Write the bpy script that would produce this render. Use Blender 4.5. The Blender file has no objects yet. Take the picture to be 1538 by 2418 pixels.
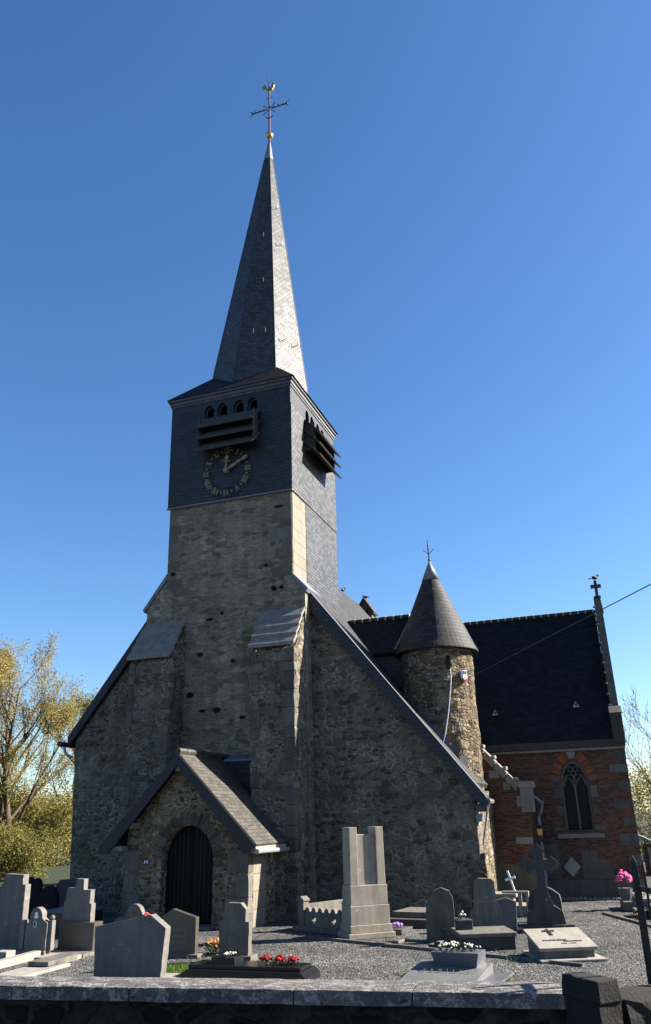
import bpy, bmesh, math, random
from mathutils import Vector, Matrix, noise
rad = math.radians
S = bpy.context.scene
COL = S.collection
# ------------------------------------------------------------------ camera, light, exposure
cd = bpy.data.cameras.new('camera'); cam = bpy.data.objects.new('camera', cd); COL.objects.link(cam)
YAW, PITCH, ROLL, FPX = -0.325554, 0.368749, -0.0296381, 1870.0
f0 = Vector((math.sin(YAW), math.cos(YAW), 0)); r0 = Vector((math.cos(YAW), -math.sin(YAW), 0)); u0 = Vector((0, 0, 1))
FW = f0*math.cos(PITCH) + u0*math.sin(PITCH); up = -f0*math.sin(PITCH) + u0*math.cos(PITCH)
RT = r0*math.cos(ROLL) + up*math.sin(ROLL); UP = -r0*math.sin(ROLL) + up*math.cos(ROLL)
m = Matrix((RT, UP, -FW)).transposed().to_4x4(); m.translation = Vector((0, 0, 2.2)); cam.matrix_world = m
cd.sensor_fit = 'VERTICAL'; cd.sensor_height = 36; cd.lens = 36*FPX/2418; cd.clip_start = .1; cd.clip_end = 2000
S.camera = cam
SUN_AZ, SUN_EL = rad(63.5), rad(31)
W = bpy.data.worlds.new('World'); S.world = W; W.use_nodes = True
wn = W.node_tree; bg = wn.nodes['Background']
sky = wn.nodes.new('ShaderNodeTexSky'); sky.sky_type = 'NISHITA'; sky.sun_disc = False
sky.sun_elevation = SUN_EL; sky.sun_rotation = SUN_AZ; sky.altitude = 60; sky.air_density = 1.0; sky.dust_density = .5; sky.ozone_density = 4.0
hs = wn.nodes.new('ShaderNodeHueSaturation'); hs.inputs['Saturation'].default_value = 1.17; hs.inputs['Hue'].default_value = .503; hs.inputs['Value'].default_value = 1.05
wn.links.new(sky.outputs[0], hs.inputs['Color']); wn.links.new(hs.outputs[0], bg.inputs[0]); bg.inputs[1].default_value = .05
sd = bpy.data.lights.new('sun', 'SUN'); so = bpy.data.objects.new('sun', sd); COL.objects.link(so)
sd.energy = 5.0; sd.angle = rad(.5); sd.color = (1, .93, .82)
SV = Vector((math.sin(SUN_AZ)*math.cos(SUN_EL), math.cos(SUN_AZ)*math.cos(SUN_EL), math.sin(SUN_EL)))
so.rotation_euler = (-SV).to_track_quat('-Z', 'Y').to_euler(); so.location = SV*60
S.view_settings.view_transform = 'Standard'; S.view_settings.look = 'None'; S.view_settings.gamma = 1; S.view_settings.exposure = 2.0
S.cycles.max_bounces = 6

# ------------------------------------------------------------------ material helpers
class NT:
    def __init__(s, name):
        s.m = bpy.data.materials.new(name); s.m.use_nodes = True; s.t = s.m.node_tree
        s.b = s.t.nodes['Principled BSDF']
    def n(s, ty, **k):
        nd = s.t.nodes.new('ShaderNode' + ty)
        for a, v in k.items(): setattr(nd, a, v)
        return nd
    def l(s, a, b): s.t.links.new(a, b)
    def put(s, sock, v):
        if hasattr(v, 'is_linked'): s.l(v, sock)
        else: sock.default_value = v
    def pos(s, scale=(1, 1, 1), distort=0, dscale=2.0, obj=False):
        p = s.n('TexCoord').outputs['Object'] if obj else s.n('NewGeometry').outputs['Position']
        if distort:
            nz = s.noise(p, dscale, 2, col=True)
            a = s.n('VectorMath', operation='MULTIPLY_ADD'); s.l(nz, a.inputs[0]); a.inputs[1].default_value = (distort,)*3; s.l(p, a.inputs[2]); p = a.outputs[0]
        v = s.n('VectorMath', operation='MULTIPLY'); s.l(p, v.inputs[0]); v.inputs[1].default_value = scale
        return v.outputs[0]
    def noise(s, vec, scale, detail=3, rough=.55, col=False):
        t = s.n('TexNoise'); s.l(vec, t.inputs['Vector']); t.inputs['Scale'].default_value = scale; t.inputs['Detail'].default_value = detail; t.inputs['Roughness'].default_value = rough
        return t.outputs['Color' if col else 'Fac']
    def vor(s, vec, scale=1, feature='F1', rnd=.9):
        t = s.n('TexVoronoi', feature=feature); s.l(vec, t.inputs['Vector']); t.inputs['Scale'].default_value = scale; t.inputs['Randomness'].default_value = rnd
        return t
    def ramp(s, fac, stops, interp='LINEAR'):
        r = s.n('ValToRGB'); e = r.color_ramp; e.interpolation = interp
        while len(e.elements) < len(stops): e.elements.new(.5)
        for el, (p, c) in zip(e.elements, stops):
            el.position = p; el.color = (c, c, c, 1) if isinstance(c, (int, float)) else (*c, 1)
        s.l(fac, r.inputs[0]); return r.outputs[0]
    def mix(s, fac, a, b, bt='MIX'):
        x = s.n('Mix', data_type='RGBA', blend_type=bt)
        s.put(x.inputs[0], fac)
        for so_, v in ((x.inputs[6], a), (x.inputs[7], b)):
            if isinstance(v, tuple): so_.default_value = (*v[:3], 1)
            elif isinstance(v, (int, float)): so_.default_value = (v, v, v, 1)
            else: s.l(v, so_)
        return x.outputs[2]
    def math(s, op, a, b=0.0, c=None):
        x = s.n('Math', operation=op); s.put(x.inputs[0], a); s.put(x.inputs[1], b)
        if c is not None: s.put(x.inputs[2], c)
        return x.outputs[0]
    def mapr(s, v, a, b, c=0., d=1.):
        x = s.n('MapRange'); s.put(x.inputs[0], v)
        for i, q in enumerate((a, b, c, d)): x.inputs[i+1].default_value = q
        return x.outputs[0]
    def bump(s, h, strength=.5, dist=.02, normal=None):
        b = s.n('Bump'); s.l(h, b.inputs['Height']); b.inputs['Strength'].default_value = strength; b.inputs['Distance'].default_value = dist
        if normal is not None: s.l(normal, b.inputs['Normal'])
        return b.outputs[0]
    def out(s, col, rough=.85, normal=None, metal=0, spec=.3):
        s.put(s.b.inputs['Base Color'], (*col, 1) if isinstance(col, tuple) else col)
        s.put(s.b.inputs['Roughness'], rough); s.b.inputs['Metallic'].default_value = metal; s.b.inputs['Specular IOR Level'].default_value = spec
        if normal is not None: s.l(normal, s.b.inputs['Normal'])
        return s.m

def rubble(name, w, h, pal, mortar, stain=.5, mw=.06, rnd=.85, bumpd=.05, patch=None, k=.9):
    t = NT(name); p = t.pos((1/w, 1/w, 1/h), .11, 6.5)
    f1 = t.vor(p, 1, 'F1', rnd); ed = t.vor(p, 1, 'DISTANCE_TO_EDGE', rnd).outputs['Distance']
    p2 = t.pos((.66/w, .66/w, .56/h), .16, 5.5); g1 = t.vor(p2, 1, 'F1', rnd); e2 = t.vor(p2, 1, 'DISTANCE_TO_EDGE', rnd).outputs['Distance']
    big_m = t.ramp(t.noise(t.pos((1, 1, 1.5)), 1.15, 2), [(.53, 0.), (.535, 1.)])
    ed = t.math('ADD', t.math('MULTIPLY', ed, t.math('SUBTRACT', 1., big_m)), t.math('MULTIPLY', t.math('MULTIPLY', e2, 1.7), big_m))
    sp = t.n('SeparateColor'); t.l(t.mix(big_m, f1.outputs['Color'], g1.outputs['Color']), sp.inputs[0])
    c = t.ramp(sp.outputs[0], [(i/len(pal), q) for i, q in enumerate(pal)], 'CONSTANT')
    P = t.pos()
    fine = t.noise(P, 22, 4, .65); big = t.noise(P, .55, 4, .6); mid = t.noise(P, 4, 3)
    c = t.mix(1, c, t.ramp(fine, [(.25, .62), (.75, 1.3)]), 'MULTIPLY')
    c = t.mix(1, c, t.ramp(mid, [(.3, .75), (.7, 1.2)]), 'MULTIPLY')
    msk = t.ramp(t.math('ADD', ed, t.math('MULTIPLY', t.math('SUBTRACT', fine, .5), .05)), [(mw*.45, 1.), (mw*1.5, 0.)])
    msk2 = t.math('MULTIPLY', msk, t.ramp(t.noise(P, 1.3, 3), [(.38, .2), (.64, 1.)]))
    c = t.mix(msk2, c, t.mix(1, mortar, t.ramp(fine, [(.2, .7), (.8, 1.25)]), 'MULTIPLY'))
    if patch:
        c = t.mix(t.math('MULTIPLY', t.ramp(t.noise(P, .9, 5, .7), [(.5, 0.), (.64, 1.)]), patch[1]), c, patch[0])
    c = t.mix(stain, c, t.mix(1, c, t.ramp(big, [(.3, .45), (.65, 1.15)]), 'MULTIPLY'))
    hgt = t.math('ADD', t.math('ADD', t.ramp(ed, [(0., 0.), (mw*3.2, .8)]), t.math('MULTIPLY', sp.outputs[1], .45)), t.math('MULTIPLY', fine, .3))
    stk = t.noise(t.pos((2.2, 2.2, .22)), 1, 4, .6); c = t.mix(.55, c, t.mix(1, c, t.ramp(stk, [(.36, .55), (.6, 1.12)]), 'MULTIPLY'))
    c = t.mix(1, c, (k*1.06, k*1.02, k*.95), 'MULTIPLY')
    return t.out(c, .92, t.bump(hgt, .9, bumpd), spec=.15)

def coursed(name, bw, bh, c1, c2, mortar, msize=.012, stain=.4, bumpd=.01, rough=.85, extra=None, squash=.9, spec=.3, k=.6):
    """blocks, bricks or slates in courses, laid out by the mesh's own metre-scaled UVs"""
    t = NT(name); uv = t.n('UVMap').outputs[0]
    nz = t.noise(uv, 3.0, 2, col=True)
    a = t.n('VectorMath', operation='MULTIPLY_ADD'); t.l(nz, a.inputs[0]); a.inputs[1].default_value = (.012, .012, 0); t.l(uv, a.inputs[2])
    b = t.n('TexBrick'); t.l(a.outputs[0], b.inputs['Vector']); b.inputs['Scale'].default_value = 1
    b.inputs['Brick Width'].default_value = bw; b.inputs['Row Height'].default_value = bh; b.inputs['Mortar Size'].default_value = msize
    b.inputs['Mortar Smooth'].default_value = .3; b.inputs['Bias'].default_value = 0
    b.inputs['Color1'].default_value = (0, 0, 0, 1); b.inputs['Color2'].default_value = (1, 1, 1, 1); b.inputs['Mortar'].default_value = (.5, .5, .5, 1)
    P = t.pos(); fine = t.noise(P, 30, 3, .6); big = t.noise(P, .8, 4, .6)
    pal = [c1, c2] if not extra else [c1, extra, c2]
    rnd = t.math('ADD', b.outputs['Color'], t.math('MULTIPLY', t.math('SUBTRACT', t.noise(P, 2.2, 3), .5), .7))
    c = t.ramp(rnd, [(.1 + .8*i/(len(pal)-1), q) for i, q in enumerate(pal)])
    c = t.mix(1, c, t.ramp(fine, [(.25, .7), (.75, 1.25)]), 'MULTIPLY')
    c = t.mix(b.outputs['Fac'], c, mortar)
    c = t.mix(stain, c, t.mix(1, c, t.ramp(big, [(.32, .4), (.65, 1.2)]), 'MULTIPLY'))
    c = t.mix(1, c, k, 'MULTIPLY'); inv = t.math('SUBTRACT', 1.0, b.outputs['Fac'])
    hg = t.math('ADD', inv, t.math('ADD', t.math('MULTIPLY', b.outputs['Color'], .5), t.math('MULTIPLY', fine, .25)))
    t.out(c, rough, t.bump(hg, .8, bumpd), spec=spec)
    if spec > .5: t.l(t.math('MULTIPLY', t.mapr(rnd, .1, .9, spec*.65, spec*1.1), inv), t.b.inputs['Specular IOR Level'])
    return t.m

def plain(name, col, rough=.8, var=.3, scale=5, bump=.3, bd=.006, metal=0, spec=.3, spots=None, island=0., streak=0., k=.65):
    col = tuple(q*k for q in col); t = NT(name); P = t.pos(obj=False); n1 = t.noise(P, scale, 5, .6); n2 = t.noise(P, scale*9, 3, .6)
    c = t.mix(1, col, t.ramp(n1, [(.25, 1-var), (.75, 1+var)]), 'MULTIPLY')
    c = t.mix(1, c, t.ramp(n2, [(.25, 1-var*.6), (.75, 1+var*.6)]), 'MULTIPLY')
    if streak:
        q = t.pos((9, 9, .8)); c = t.mix(streak, c, t.mix(1, c, t.ramp(t.noise(q, 1, 4, .6), [(.35, .5), (.62, 1.15)]), 'MULTIPLY'))
    if island:
        r = t.math('FRACT', t.math('ADD', t.n('NewGeometry').outputs['Random Per Island'], t.n('ObjectInfo').outputs['Random'])); c = t.mix(1, c, t.ramp(r, [(0., 1-island), (1., 1+island)]), 'MULTIPLY')
    if spots:
        sc, th, sc_col = spots
        c = t.mix(t.ramp(t.noise(P, sc, 5, .7), [(th, 0.), (th+.05, 1.)]), c, sc_col)
    return t.out(c, rough, t.bump(t.math('ADD', n2, n1), bump, bd), metal, spec)

M = {}
M['facade'] = rubble('rubble_stone', .20, .088, [(.135, .12, .098), (.165, .147, .12), (.085, .076, .066), (.145, .13, .107), (.18, .162, .133), (.12, .104, .082), (.17, .157, .137), (.14, .108, .072), (.155, .14, .116), (.075, .067, .058), (.19, .178, .155), (.11, .10, .085)], (.34, .31, .265), .5, .075, patch=((.17, .158, .138), .35), bumpd=.035)
M['tower'] = rubble('coursed_rubble', .26, .11, [(.215, .192, .155), (.195, .173, .14), (.23, .208, .17), (.14, .122, .10), (.20, .17, .128), (.24, .22, .185), (.21, .187, .15), (.205, .183, .148), (.12, .105, .088)], (.235, .212, .175), .6, .035, patch=((.21, .185, .14), .6), bumpd=.025, k=1.08)
M['porch'] = rubble('porch_rubble', .165, .085, [(.17, .135, .085), (.11, .092, .068), (.20, .165, .105), (.08, .067, .053), (.22, .185, .125), (.15, .10, .055)], (.40, .355, .27), .4, .085)
M['turret'] = rubble('turret_rubble', .17, .09, [(.26, .20, .13), (.17, .14, .10), (.30, .25, .18), (.12, .095, .07), (.33, .28, .22), (.24, .165, .09)], (.36, .32, .25), .4, .06, bumpd=.08, k=.68)
M['ashlar'] = plain('limestone_blocks', (.26, .245, .225), .8, .22, 3, .4, island=.22)
M['quoin'] = plain('weathered_quoins', (.135, .122, .105), .85, .3, 3, .5, island=.3, streak=.5)
M['quoin_light'] = plain('tower_quoins', (.19, .17, .14), .85, .25, 3, .5, island=.2, streak=.4)
M['ashlar_pale'] = coursed('pale_ashlar', .62, .36, (.285, .245, .185), (.33, .29, .23), (.20, .165, .12), .010, .35)
M['weather'] = plain('weathering_slabs', (.27, .25, .22), .8, .25, 4, .4, streak=.4)
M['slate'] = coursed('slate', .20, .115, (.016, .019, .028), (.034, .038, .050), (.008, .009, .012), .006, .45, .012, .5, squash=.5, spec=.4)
M['slate_lit'] = coursed('lit_slate', .17, .095, (.058, .062, .07), (.084, .087, .092), (.03, .032, .037), .006, .35, .010, .55, spec=.55, k=.5)  # lighter copy of slate with sunlit brightness put into its colour; also on spire
M['slate_brown'] = coursed('porch_slate', .20, .11, (.06, .055, .046), (.12, .108, .088), (.03, .027, .023), .008, .4, .014, .55, spec=.4)
M['slate_nave'] = coursed('nave_slate', .22, .12, (.034, .034, .036), (.068, .067, .065), (.014, .014, .015), .007, .45, .016, .68, spec=.22)
M['slate_black'] = coursed('dark_tile', .20, .12, (.007, .008, .010), (.020, .021, .024), (.003, .003, .004), .008, .55, .016, .65, spec=.18)
M['brick'] = coursed('red_brick', .135, .05, (.075, .038, .029), (.225, .088, .055), (.17, .145, .115), .007, .35, .006, .9, extra=(.155, .06, .04), spec=.15)
M['brick_arch'] = plain('arch_brick', (.26, .085, .04), .9, .2, 8, .3, island=.45)
M['render_grey'] = plain('grey_render', (.13, .118, .10), .9, .3, 2.5, .4, streak=.3)
M['lead'] = plain('lead_sheet', (.19, .205, .235), .5, .2, 3, .2, spec=.5)
M['cornice_lead'] = plain('dull_lead', (.11, .115, .125), .6, .3, 5, .3, spec=.4, streak=.4)
M['zinc'] = plain('zinc', (.30, .30, .30), .4, .15, 4, .1, spec=.6)
M['board'] = plain('dark_board', (.03, .031, .036), .6, .3, 6, .3)
M['louvre'] = plain('weathered_louvre', (.085, .08, .07), .75, .35, 8, .4)
M['void'] = plain('inner_shade', (.006, .006, .007), .95, .1, 5, 0)  # near-black colour standing in for the shade inside openings
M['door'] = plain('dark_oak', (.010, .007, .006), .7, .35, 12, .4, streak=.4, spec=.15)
M['iron'] = plain('black_iron', (.010, .010, .011), .5, .2, 12, .2, spec=.4)
M['rust'] = plain('rusted_iron', (.13, .045, .028), .7, .35, 9, .3)
M['gilt'] = plain('gilding', (.85, .58, .16), .32, .1, 8, .1, metal=.85)
M['gilt_dull'] = plain('dull_gilding', (.31, .26, .15), .6, .3, 8, .1)
M['glass'] = plain('leaded_glass', (.012, .012, .013), .5, .5, 14, .4, spec=.2)
M['tracery'] = plain('tracery_stone', (.145, .134, .122), .85, .2, 6, .3)
M['ridge'] = plain('ridge_tile', (.05, .045, .042), .7, .3, 8, .3)
M['lime'] = plain('lime_mortar', (.62, .56, .47), .8, .2, 8, .3)
M['white'] = plain('white_plastic', (.75, .77, .78), .45, .05, 5, 0, k=.9)
M['red'] = plain('red_plastic', (.55, .05, .03), .4, .1, 5, 0)
M['blue'] = plain('blue_enamel', (.03, .08, .40), .4, .1, 5, 0)
M['lampglass'] = plain('sunglint_glass', (.75, .42, .12), .15, .1, 5, 0, spec=.8)  # warm colour painted for the sun's reflection in the lantern glass
G = lambda n, c, **k: plain(n, c, k.pop('rough', .75), k.pop('var', .16), k.pop('scale', 4), k.pop('bump', .3), .004, spec=k.pop('spec', .3), **({'spots': (7, .63, tuple(min(.5, q*.65*1.7) for q in c))} | k if sum(c) > .3 else k))
M['blue_stone'] = G('blue_stone', (.195, .18, .163), streak=.3)
M['pale_stone'] = G('pale_limestone', (.36, .33, .28), streak=.2)
M['weath_stone'] = G('weathered_stone', (.18, .162, .138), streak=.6)
M['brown_granite'] = G('brown_granite', (.085, .075, .062), rough=.35, scale=30, spec=.5)
M['black_granite'] = G('black_granite', (.012, .012, .013), rough=.22, scale=30, spec=.5)
M['grey_granite'] = G('grey_granite', (.12, .128, .145), rough=.45, scale=40, spec=.4, var=.35)
M['memorial'] = G('memorial_limestone', (.40, .345, .275), streak=.4)
M['soot'] = G('sooty_granite', (.016, .015, .015), rough=.75, spec=.12)
M['dark_stone'] = G('sooty_stone', (.075, .072, .07), streak=.4)
M['mossy'] = G('mossy_stone', (.14, .125, .09), streak=.5, var=.3)
M['tan'] = G('tan_concrete', (.33, .29, .235), streak=.2)
M['leaf'] = plain('green_leaf', (.05, .085, .025), .6, .4, 20, 0)
M['letter'] = plain('engraved_letter', (.34, .33, .30), .7, .1, 5, 0)
M['letter_dark'] = plain('black_letter', (.03, .028, .028), .6, .1, 5, 0)
for k, c in dict(fl_red=(.30, .006, .012), fl_pink=(.75, .10, .30), fl_orange=(.80, .22, .015), fl_white=(.75, .70, .58), fl_purple=(.32, .18, .55), fl_rose=(.60, .10, .13)).items():
    M[k] = plain('petal_' + k[3:], c, .6, .3, 30, 0, k=.8)

def gravel():
    t = NT('gravel'); P = t.pos()
    v = t.vor(P, 30, 'F1', 1.); sp = t.n('SeparateColor'); t.l(v.outputs['Color'], sp.inputs[0])
    v2 = t.vor(P, 11, 'F1', 1.); sp2 = t.n('SeparateColor'); t.l(v2.outputs['Color'], sp2.inputs[0])
    c = t.ramp(sp.outputs[0], [(0., (.055, .055, .054)), (.35, (.14, .138, .132)), (.75, (.20, .197, .188)), (1., (.36, .35, .33))])
    c = t.mix(1, c, t.ramp(t.noise(P, 1.1, 4, .6), [(.3, .72), (.7, 1.22)]), 'MULTIPLY')
    c = t.mix(1, c, t.ramp(t.noise(t.pos((.3, .7, 1)), 1, 3, .6), [(.35, .8), (.65, 1.15)]), 'MULTIPLY')
    c = t.mix(.5, c, t.mix(1, c, t.ramp(sp2.outputs[0], [(0., .6), (1., 1.35)]), 'MULTIPLY'))
    c = t.mix(t.ramp(t.noise(P, 2.7, 4, .65), [(.66, 0.), (.72, .6)]), c, (.07, .085, .045))
    c = t.mix(1, c, .54, 'MULTIPLY')
    h = t.math('ADD', t.math('MULTIPLY', v.outputs['Distance'], -1.), t.math('MULTIPLY', sp2.outputs[1], .9))
    h = t.math('ADD', h, t.math('MULTIPLY', t.noise(P, 6, 3), 1.5))
    return t.out(c, .95, t.bump(h, 1., .03), spec=.1)
M['gravel'] = gravel()
M['asphalt'] = plain('asphalt', (.05, .05, .052), .9, .2, 3, .5)
def coping_mat():
    t = NT('lichen_coping'); P = t.pos(); Q = t.pos((1, 1, 1), .15, 6)
    a = t.noise(t.pos((.6, 1.6, 1), .15, 6), 13, 6, .8); b = t.noise(P, 1.5, 3); f = t.noise(P, 60, 3)
    c = t.ramp(b, [(.3, (.13, .125, .13)), (.7, (.22, .21, .205))])
    c = t.mix(t.ramp(a, [(.5, 0.), (.58, 1.)]), c, (.50, .46, .42))
    c = t.mix(t.ramp(t.noise(P, 14, 5, .7), [(.60, 0.), (.66, .9)]), c, (.06, .058, .06))
    c = t.mix(1, c, t.ramp(f, [(.25, .7), (.75, 1.25)]), 'MULTIPLY')
    c = t.mix(1, c, .48, 'MULTIPLY')
    return t.out(c, .9, t.bump(t.math('ADD', a, f), .8, .012), spec=.15)
M['coping'] = coping_mat(); M['cross_stone'] = plain('backlit_stone', (.06, .056, .05), .9, .3, 6, .4)  # cross stone colour darkened to paint its backlit silhouette
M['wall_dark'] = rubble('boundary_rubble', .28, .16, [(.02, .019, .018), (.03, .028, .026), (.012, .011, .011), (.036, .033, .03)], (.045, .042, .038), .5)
M['pier'] = plain('shaded_pier', (.017, .015, .014), .9, .4, 5, .6, bd=.012)  # near-black base colour with the pier's shade worked into it
def leafmat(name, cols, tr=.35):
    t = NT(name); r = t.n('NewGeometry').outputs['Random Per Island']
    c = t.ramp(r, [(i/(len(cols)-1), q) for i, q in enumerate(cols)])
    t.out(c, .7, spec=.15)
    tl = t.n('BsdfTranslucent'); t.l(c, tl.inputs[0]); mx = t.n('MixShader'); mx.inputs[0].default_value = tr
    t.l(t.b.outputs[0], mx.inputs[1]); t.l(tl.outputs[0], mx.inputs[2]); t.l(mx.outputs[0], t.t.nodes['Material Output'].inputs[0])
    return t.m
M['autumn'] = leafmat('autumn_leaves', [(.17, .17, .05), (.31, .24, .075), (.22, .20, .06), (.38, .26, .10), (.25, .21, .065)])
M['willow'] = leafmat('yellow_green_leaves', [(.16, .16, .04), (.27, .22, .06), (.11, .12, .03), (.32, .23, .075)])
M['bushleaf'] = leafmat('bush_leaves', [(.03, .045, .012), (.09, .10, .022), (.05, .06, .015), (.18, .14, .03)])
M['bushwarm'] = leafmat('bush_leaves_warm', [(.09, .10, .025), (.21, .18, .05), (.12, .12, .03), (.28, .21, .06)])
M['bark'] = plain('bark', (.12, .085, .055), .9, .4, 6, .6, bd=.02)
M['bark_grey'] = plain('grey_bark', (.10, .085, .075), .9, .3, 6, .5, bd=.02)
M['grass'] = leafmat('grass_blades', [(.04, .08, .012), (.09, .14, .025), (.06, .10, .018)], .2)

# ------------------------------------------------------------------ mesh helpers
class MB:
    def __init__(s): s.v = []; s.f = []; s.uv = []; s.st = []
    def add(s, vs, fs, uvs=None):
        o = len(s.v); s.st.append((o, len(s.f))); s.v += [Vector(p) for p in vs]
        for i, f in enumerate(fs): s.f.append([o+j for j in f]); s.uv.append(uvs[i] if uvs else None)
        return s
    def hexa(s, p): return s.add(p, [(0, 3, 2, 1), (4, 5, 6, 7), (0, 1, 5, 4), (1, 2, 6, 5), (2, 3, 7, 6), (3, 0, 4, 7)])
    def box(s, x0, x1, y0, y1, z0, z1):
        return s.hexa([(x0, y0, z0), (x1, y0, z0), (x1, y1, z0), (x0, y1, z0), (x0, y0, z1), (x1, y0, z1), (x1, y1, z1), (x0, y1, z1)])
    def prism(s, poly, ax, a, b):
        k = {'x': lambda p, t: (t, p[0], p[1]), 'y': lambda p, t: (p[0], t, p[1]), 'z': lambda p, t: (p[0], p[1], t)}[ax]
        n = len(poly)
        return s.add([k(p, a) for p in poly] + [k(p, b) for p in poly], [tuple(range(n))[::-1], tuple(range(n, 2*n))] + [(i, (i+1) % n, n+(i+1) % n, n+i) for i in range(n)])
    def tube(s, path, r, n=8, cap=True):
        path = [Vector(p) for p in path]; rs = r if isinstance(r, (list, tuple)) else [r]*len(path)
        rings = []; prev = None
        for i, p in enumerate(path):
            d = (path[min(i+1, len(path)-1)] - path[max(i-1, 0)]).normalized()
            a = prev if prev is not None else (Vector((0, 0, 1)) if abs(d.z) < .9 else Vector((1, 0, 0)))
            x = d.cross(a); x = x.normalized() if x.length > 1e-5 else d.orthogonal().normalized()
            y = d.cross(x).normalized(); prev = x.cross(d) if prev is None else prev
            rings.append([p + (x*math.cos(t) + y*math.sin(t))*rs[i] for t in (2*math.pi*j/n for j in range(n))])
        vs = [q for R in rings for q in R]; fs = []
        for i in range(len(path)-1):
            for j in range(n): fs.append((i*n+j, i*n+(j+1) % n, (i+1)*n+(j+1) % n, (i+1)*n+j))
        if cap: fs += [tuple(range(n))[::-1], tuple(range((len(path)-1)*n, len(path)*n))]
        return s.add(vs, fs)
    def lathe(s, c, prof, n=32, a0=0, cap=True):
        vs = []; fs = []; uvs = []; L = [0]
        for i in range(1, len(prof)): L.append(L[-1] + math.hypot(prof[i][0]-prof[i-1][0], prof[i][1]-prof[i-1][1]))
        for r, z in prof: vs += [(c[0]+r*math.cos(a0+2*math.pi*j/n), c[1]+r*math.sin(a0+2*math.pi*j/n), c[2]+z) for j in range(n)]
        R = max(p[0] for p in prof)
        for i in range(len(prof)-1):
            for j in range(n):
                fs.append((i*n+j, i*n+(j+1) % n, (i+1)*n+(j+1) % n, (i+1)*n+j))
                u0, u1 = 2*math.pi*R*j/n*.75, 2*math.pi*R*(j+1)/n*.75
                uvs.append([(u0, L[i]), (u1, L[i]), (u1, L[i+1]), (u0, L[i+1])])
        if cap: fs += [tuple(range(n))[::-1], tuple(range((len(prof)-1)*n, len(prof)*n))]; uvs += [None, None]
        return s.add(vs, fs, uvs)
    def ball(s, c, r, n=10, sq=(1, 1, 1)):
        k = n//2
        b = MB().lathe((0, 0, 0), [(max(1e-3, math.sin(math.pi*i/k)), -math.cos(math.pi*i/k)) for i in range(k+1)], n)
        o = len(s.v); s.v += [Vector((c[0]+p.x*r*sq[0], c[1]+p.y*r*sq[1], c[2]+p.z*r*sq[2])) for p in b.v]; s.f += [[o+j for j in f] for f in b.f]; s.uv += [None]*len(b.f)
        return s
    def xf(s, mat): s.v = [mat @ p for p in s.v]; return s
    def build_each(s, name, mat, parent=None, loc=(0, 0, 0), **k):
        out = []
        for i, (va, fa) in enumerate(s.st):
            vb, fb = s.st[i+1] if i+1 < len(s.st) else (len(s.v), len(s.f))
            m_ = MB(); m_.v = s.v[va:vb]; m_.f = [[j-va for j in f] for f in s.f[fa:fb]]; m_.uv = s.uv[fa:fb]; out.append(m_.build(name, mat, parent, loc, **k))
        return out
    def build(s, name, mat, parent=None, loc=(0, 0, 0), grid=0, rough=0, bevel=0, smooth=False, fix=True, rscale=4):
        me = bpy.data.meshes.new(name); bm = bmesh.new(); uvl = bm.loops.layers.uv.new('UVMap')
        vs = [bm.verts.new(p) for p in s.v]
        ex = {}
        for f, u in zip(s.f, s.uv):
            try: fc = bm.faces.new([vs[i] for i in f])
            except ValueError: continue
            if u: ex[fc] = u
        if fix and not ex: bmesh.ops.recalc_face_normals(bm, faces=bm.faces)
        elif fix:
            keep = {tuple(v.index for v in f.verts): f for f in bm.faces}
            bm.normal_update()
        if grid:
            bm.verts.ensure_lookup_table()
            for ax in range(3):
                lo = min(v.co[ax] for v in bm.verts); hi = max(v.co[ax] for v in bm.verts); k = int((hi-lo)/grid)
                for i in range(1, k+1):
                    q = lo + (hi-lo)*i/(k+1); no = [0, 0, 0]; no[ax] = 1; co = [0, 0, 0]; co[ax] = q
                    bmesh.ops.bisect_plane(bm, geom=bm.verts[:]+bm.edges[:]+bm.faces[:], plane_co=co, plane_no=no)
        bm.normal_update()
        for fc in bm.faces:
            u = ex.get(fc)
            if u:
                for lp, q in zip(fc.loops, u): lp[uvl].uv = q
            else:
                n = fc.normal
                if abs(n.z) > .95: t_, b_ = Vector((1, 0, 0)), Vector((0, 1, 0))
                else: t_ = Vector((-n.y, n.x, 0)).normalized(); b_ = n.cross(t_)
                for lp in fc.loops: lp[uvl].uv = (lp.vert.co.dot(t_), lp.vert.co.dot(b_))
            fc.smooth = smooth
        if rough:
            for v in bm.verts:
                q = v.co*rscale; w = Vector((q.x, q.y, q.z*1.6))
                v.co += Vector((noise.noise(w), noise.noise(w+Vector((31, 7, 3))), noise.noise(w+Vector((5, 71, 13)))*.5))*rough
        bm.to_mesh(me); bm.free()
        me.materials.append(M[mat] if isinstance(mat, str) else mat)
        o = bpy.data.objects.new(name, me); COL.objects.link(o); o.location = loc
        if parent: o.parent = parent
        if bevel:
            bv = o.modifiers.new('bevel', 'BEVEL'); bv.width = bevel; bv.segments = 2; bv.limit_method = 'ANGLE'; bv.angle_limit = rad(40)
        return o

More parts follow.
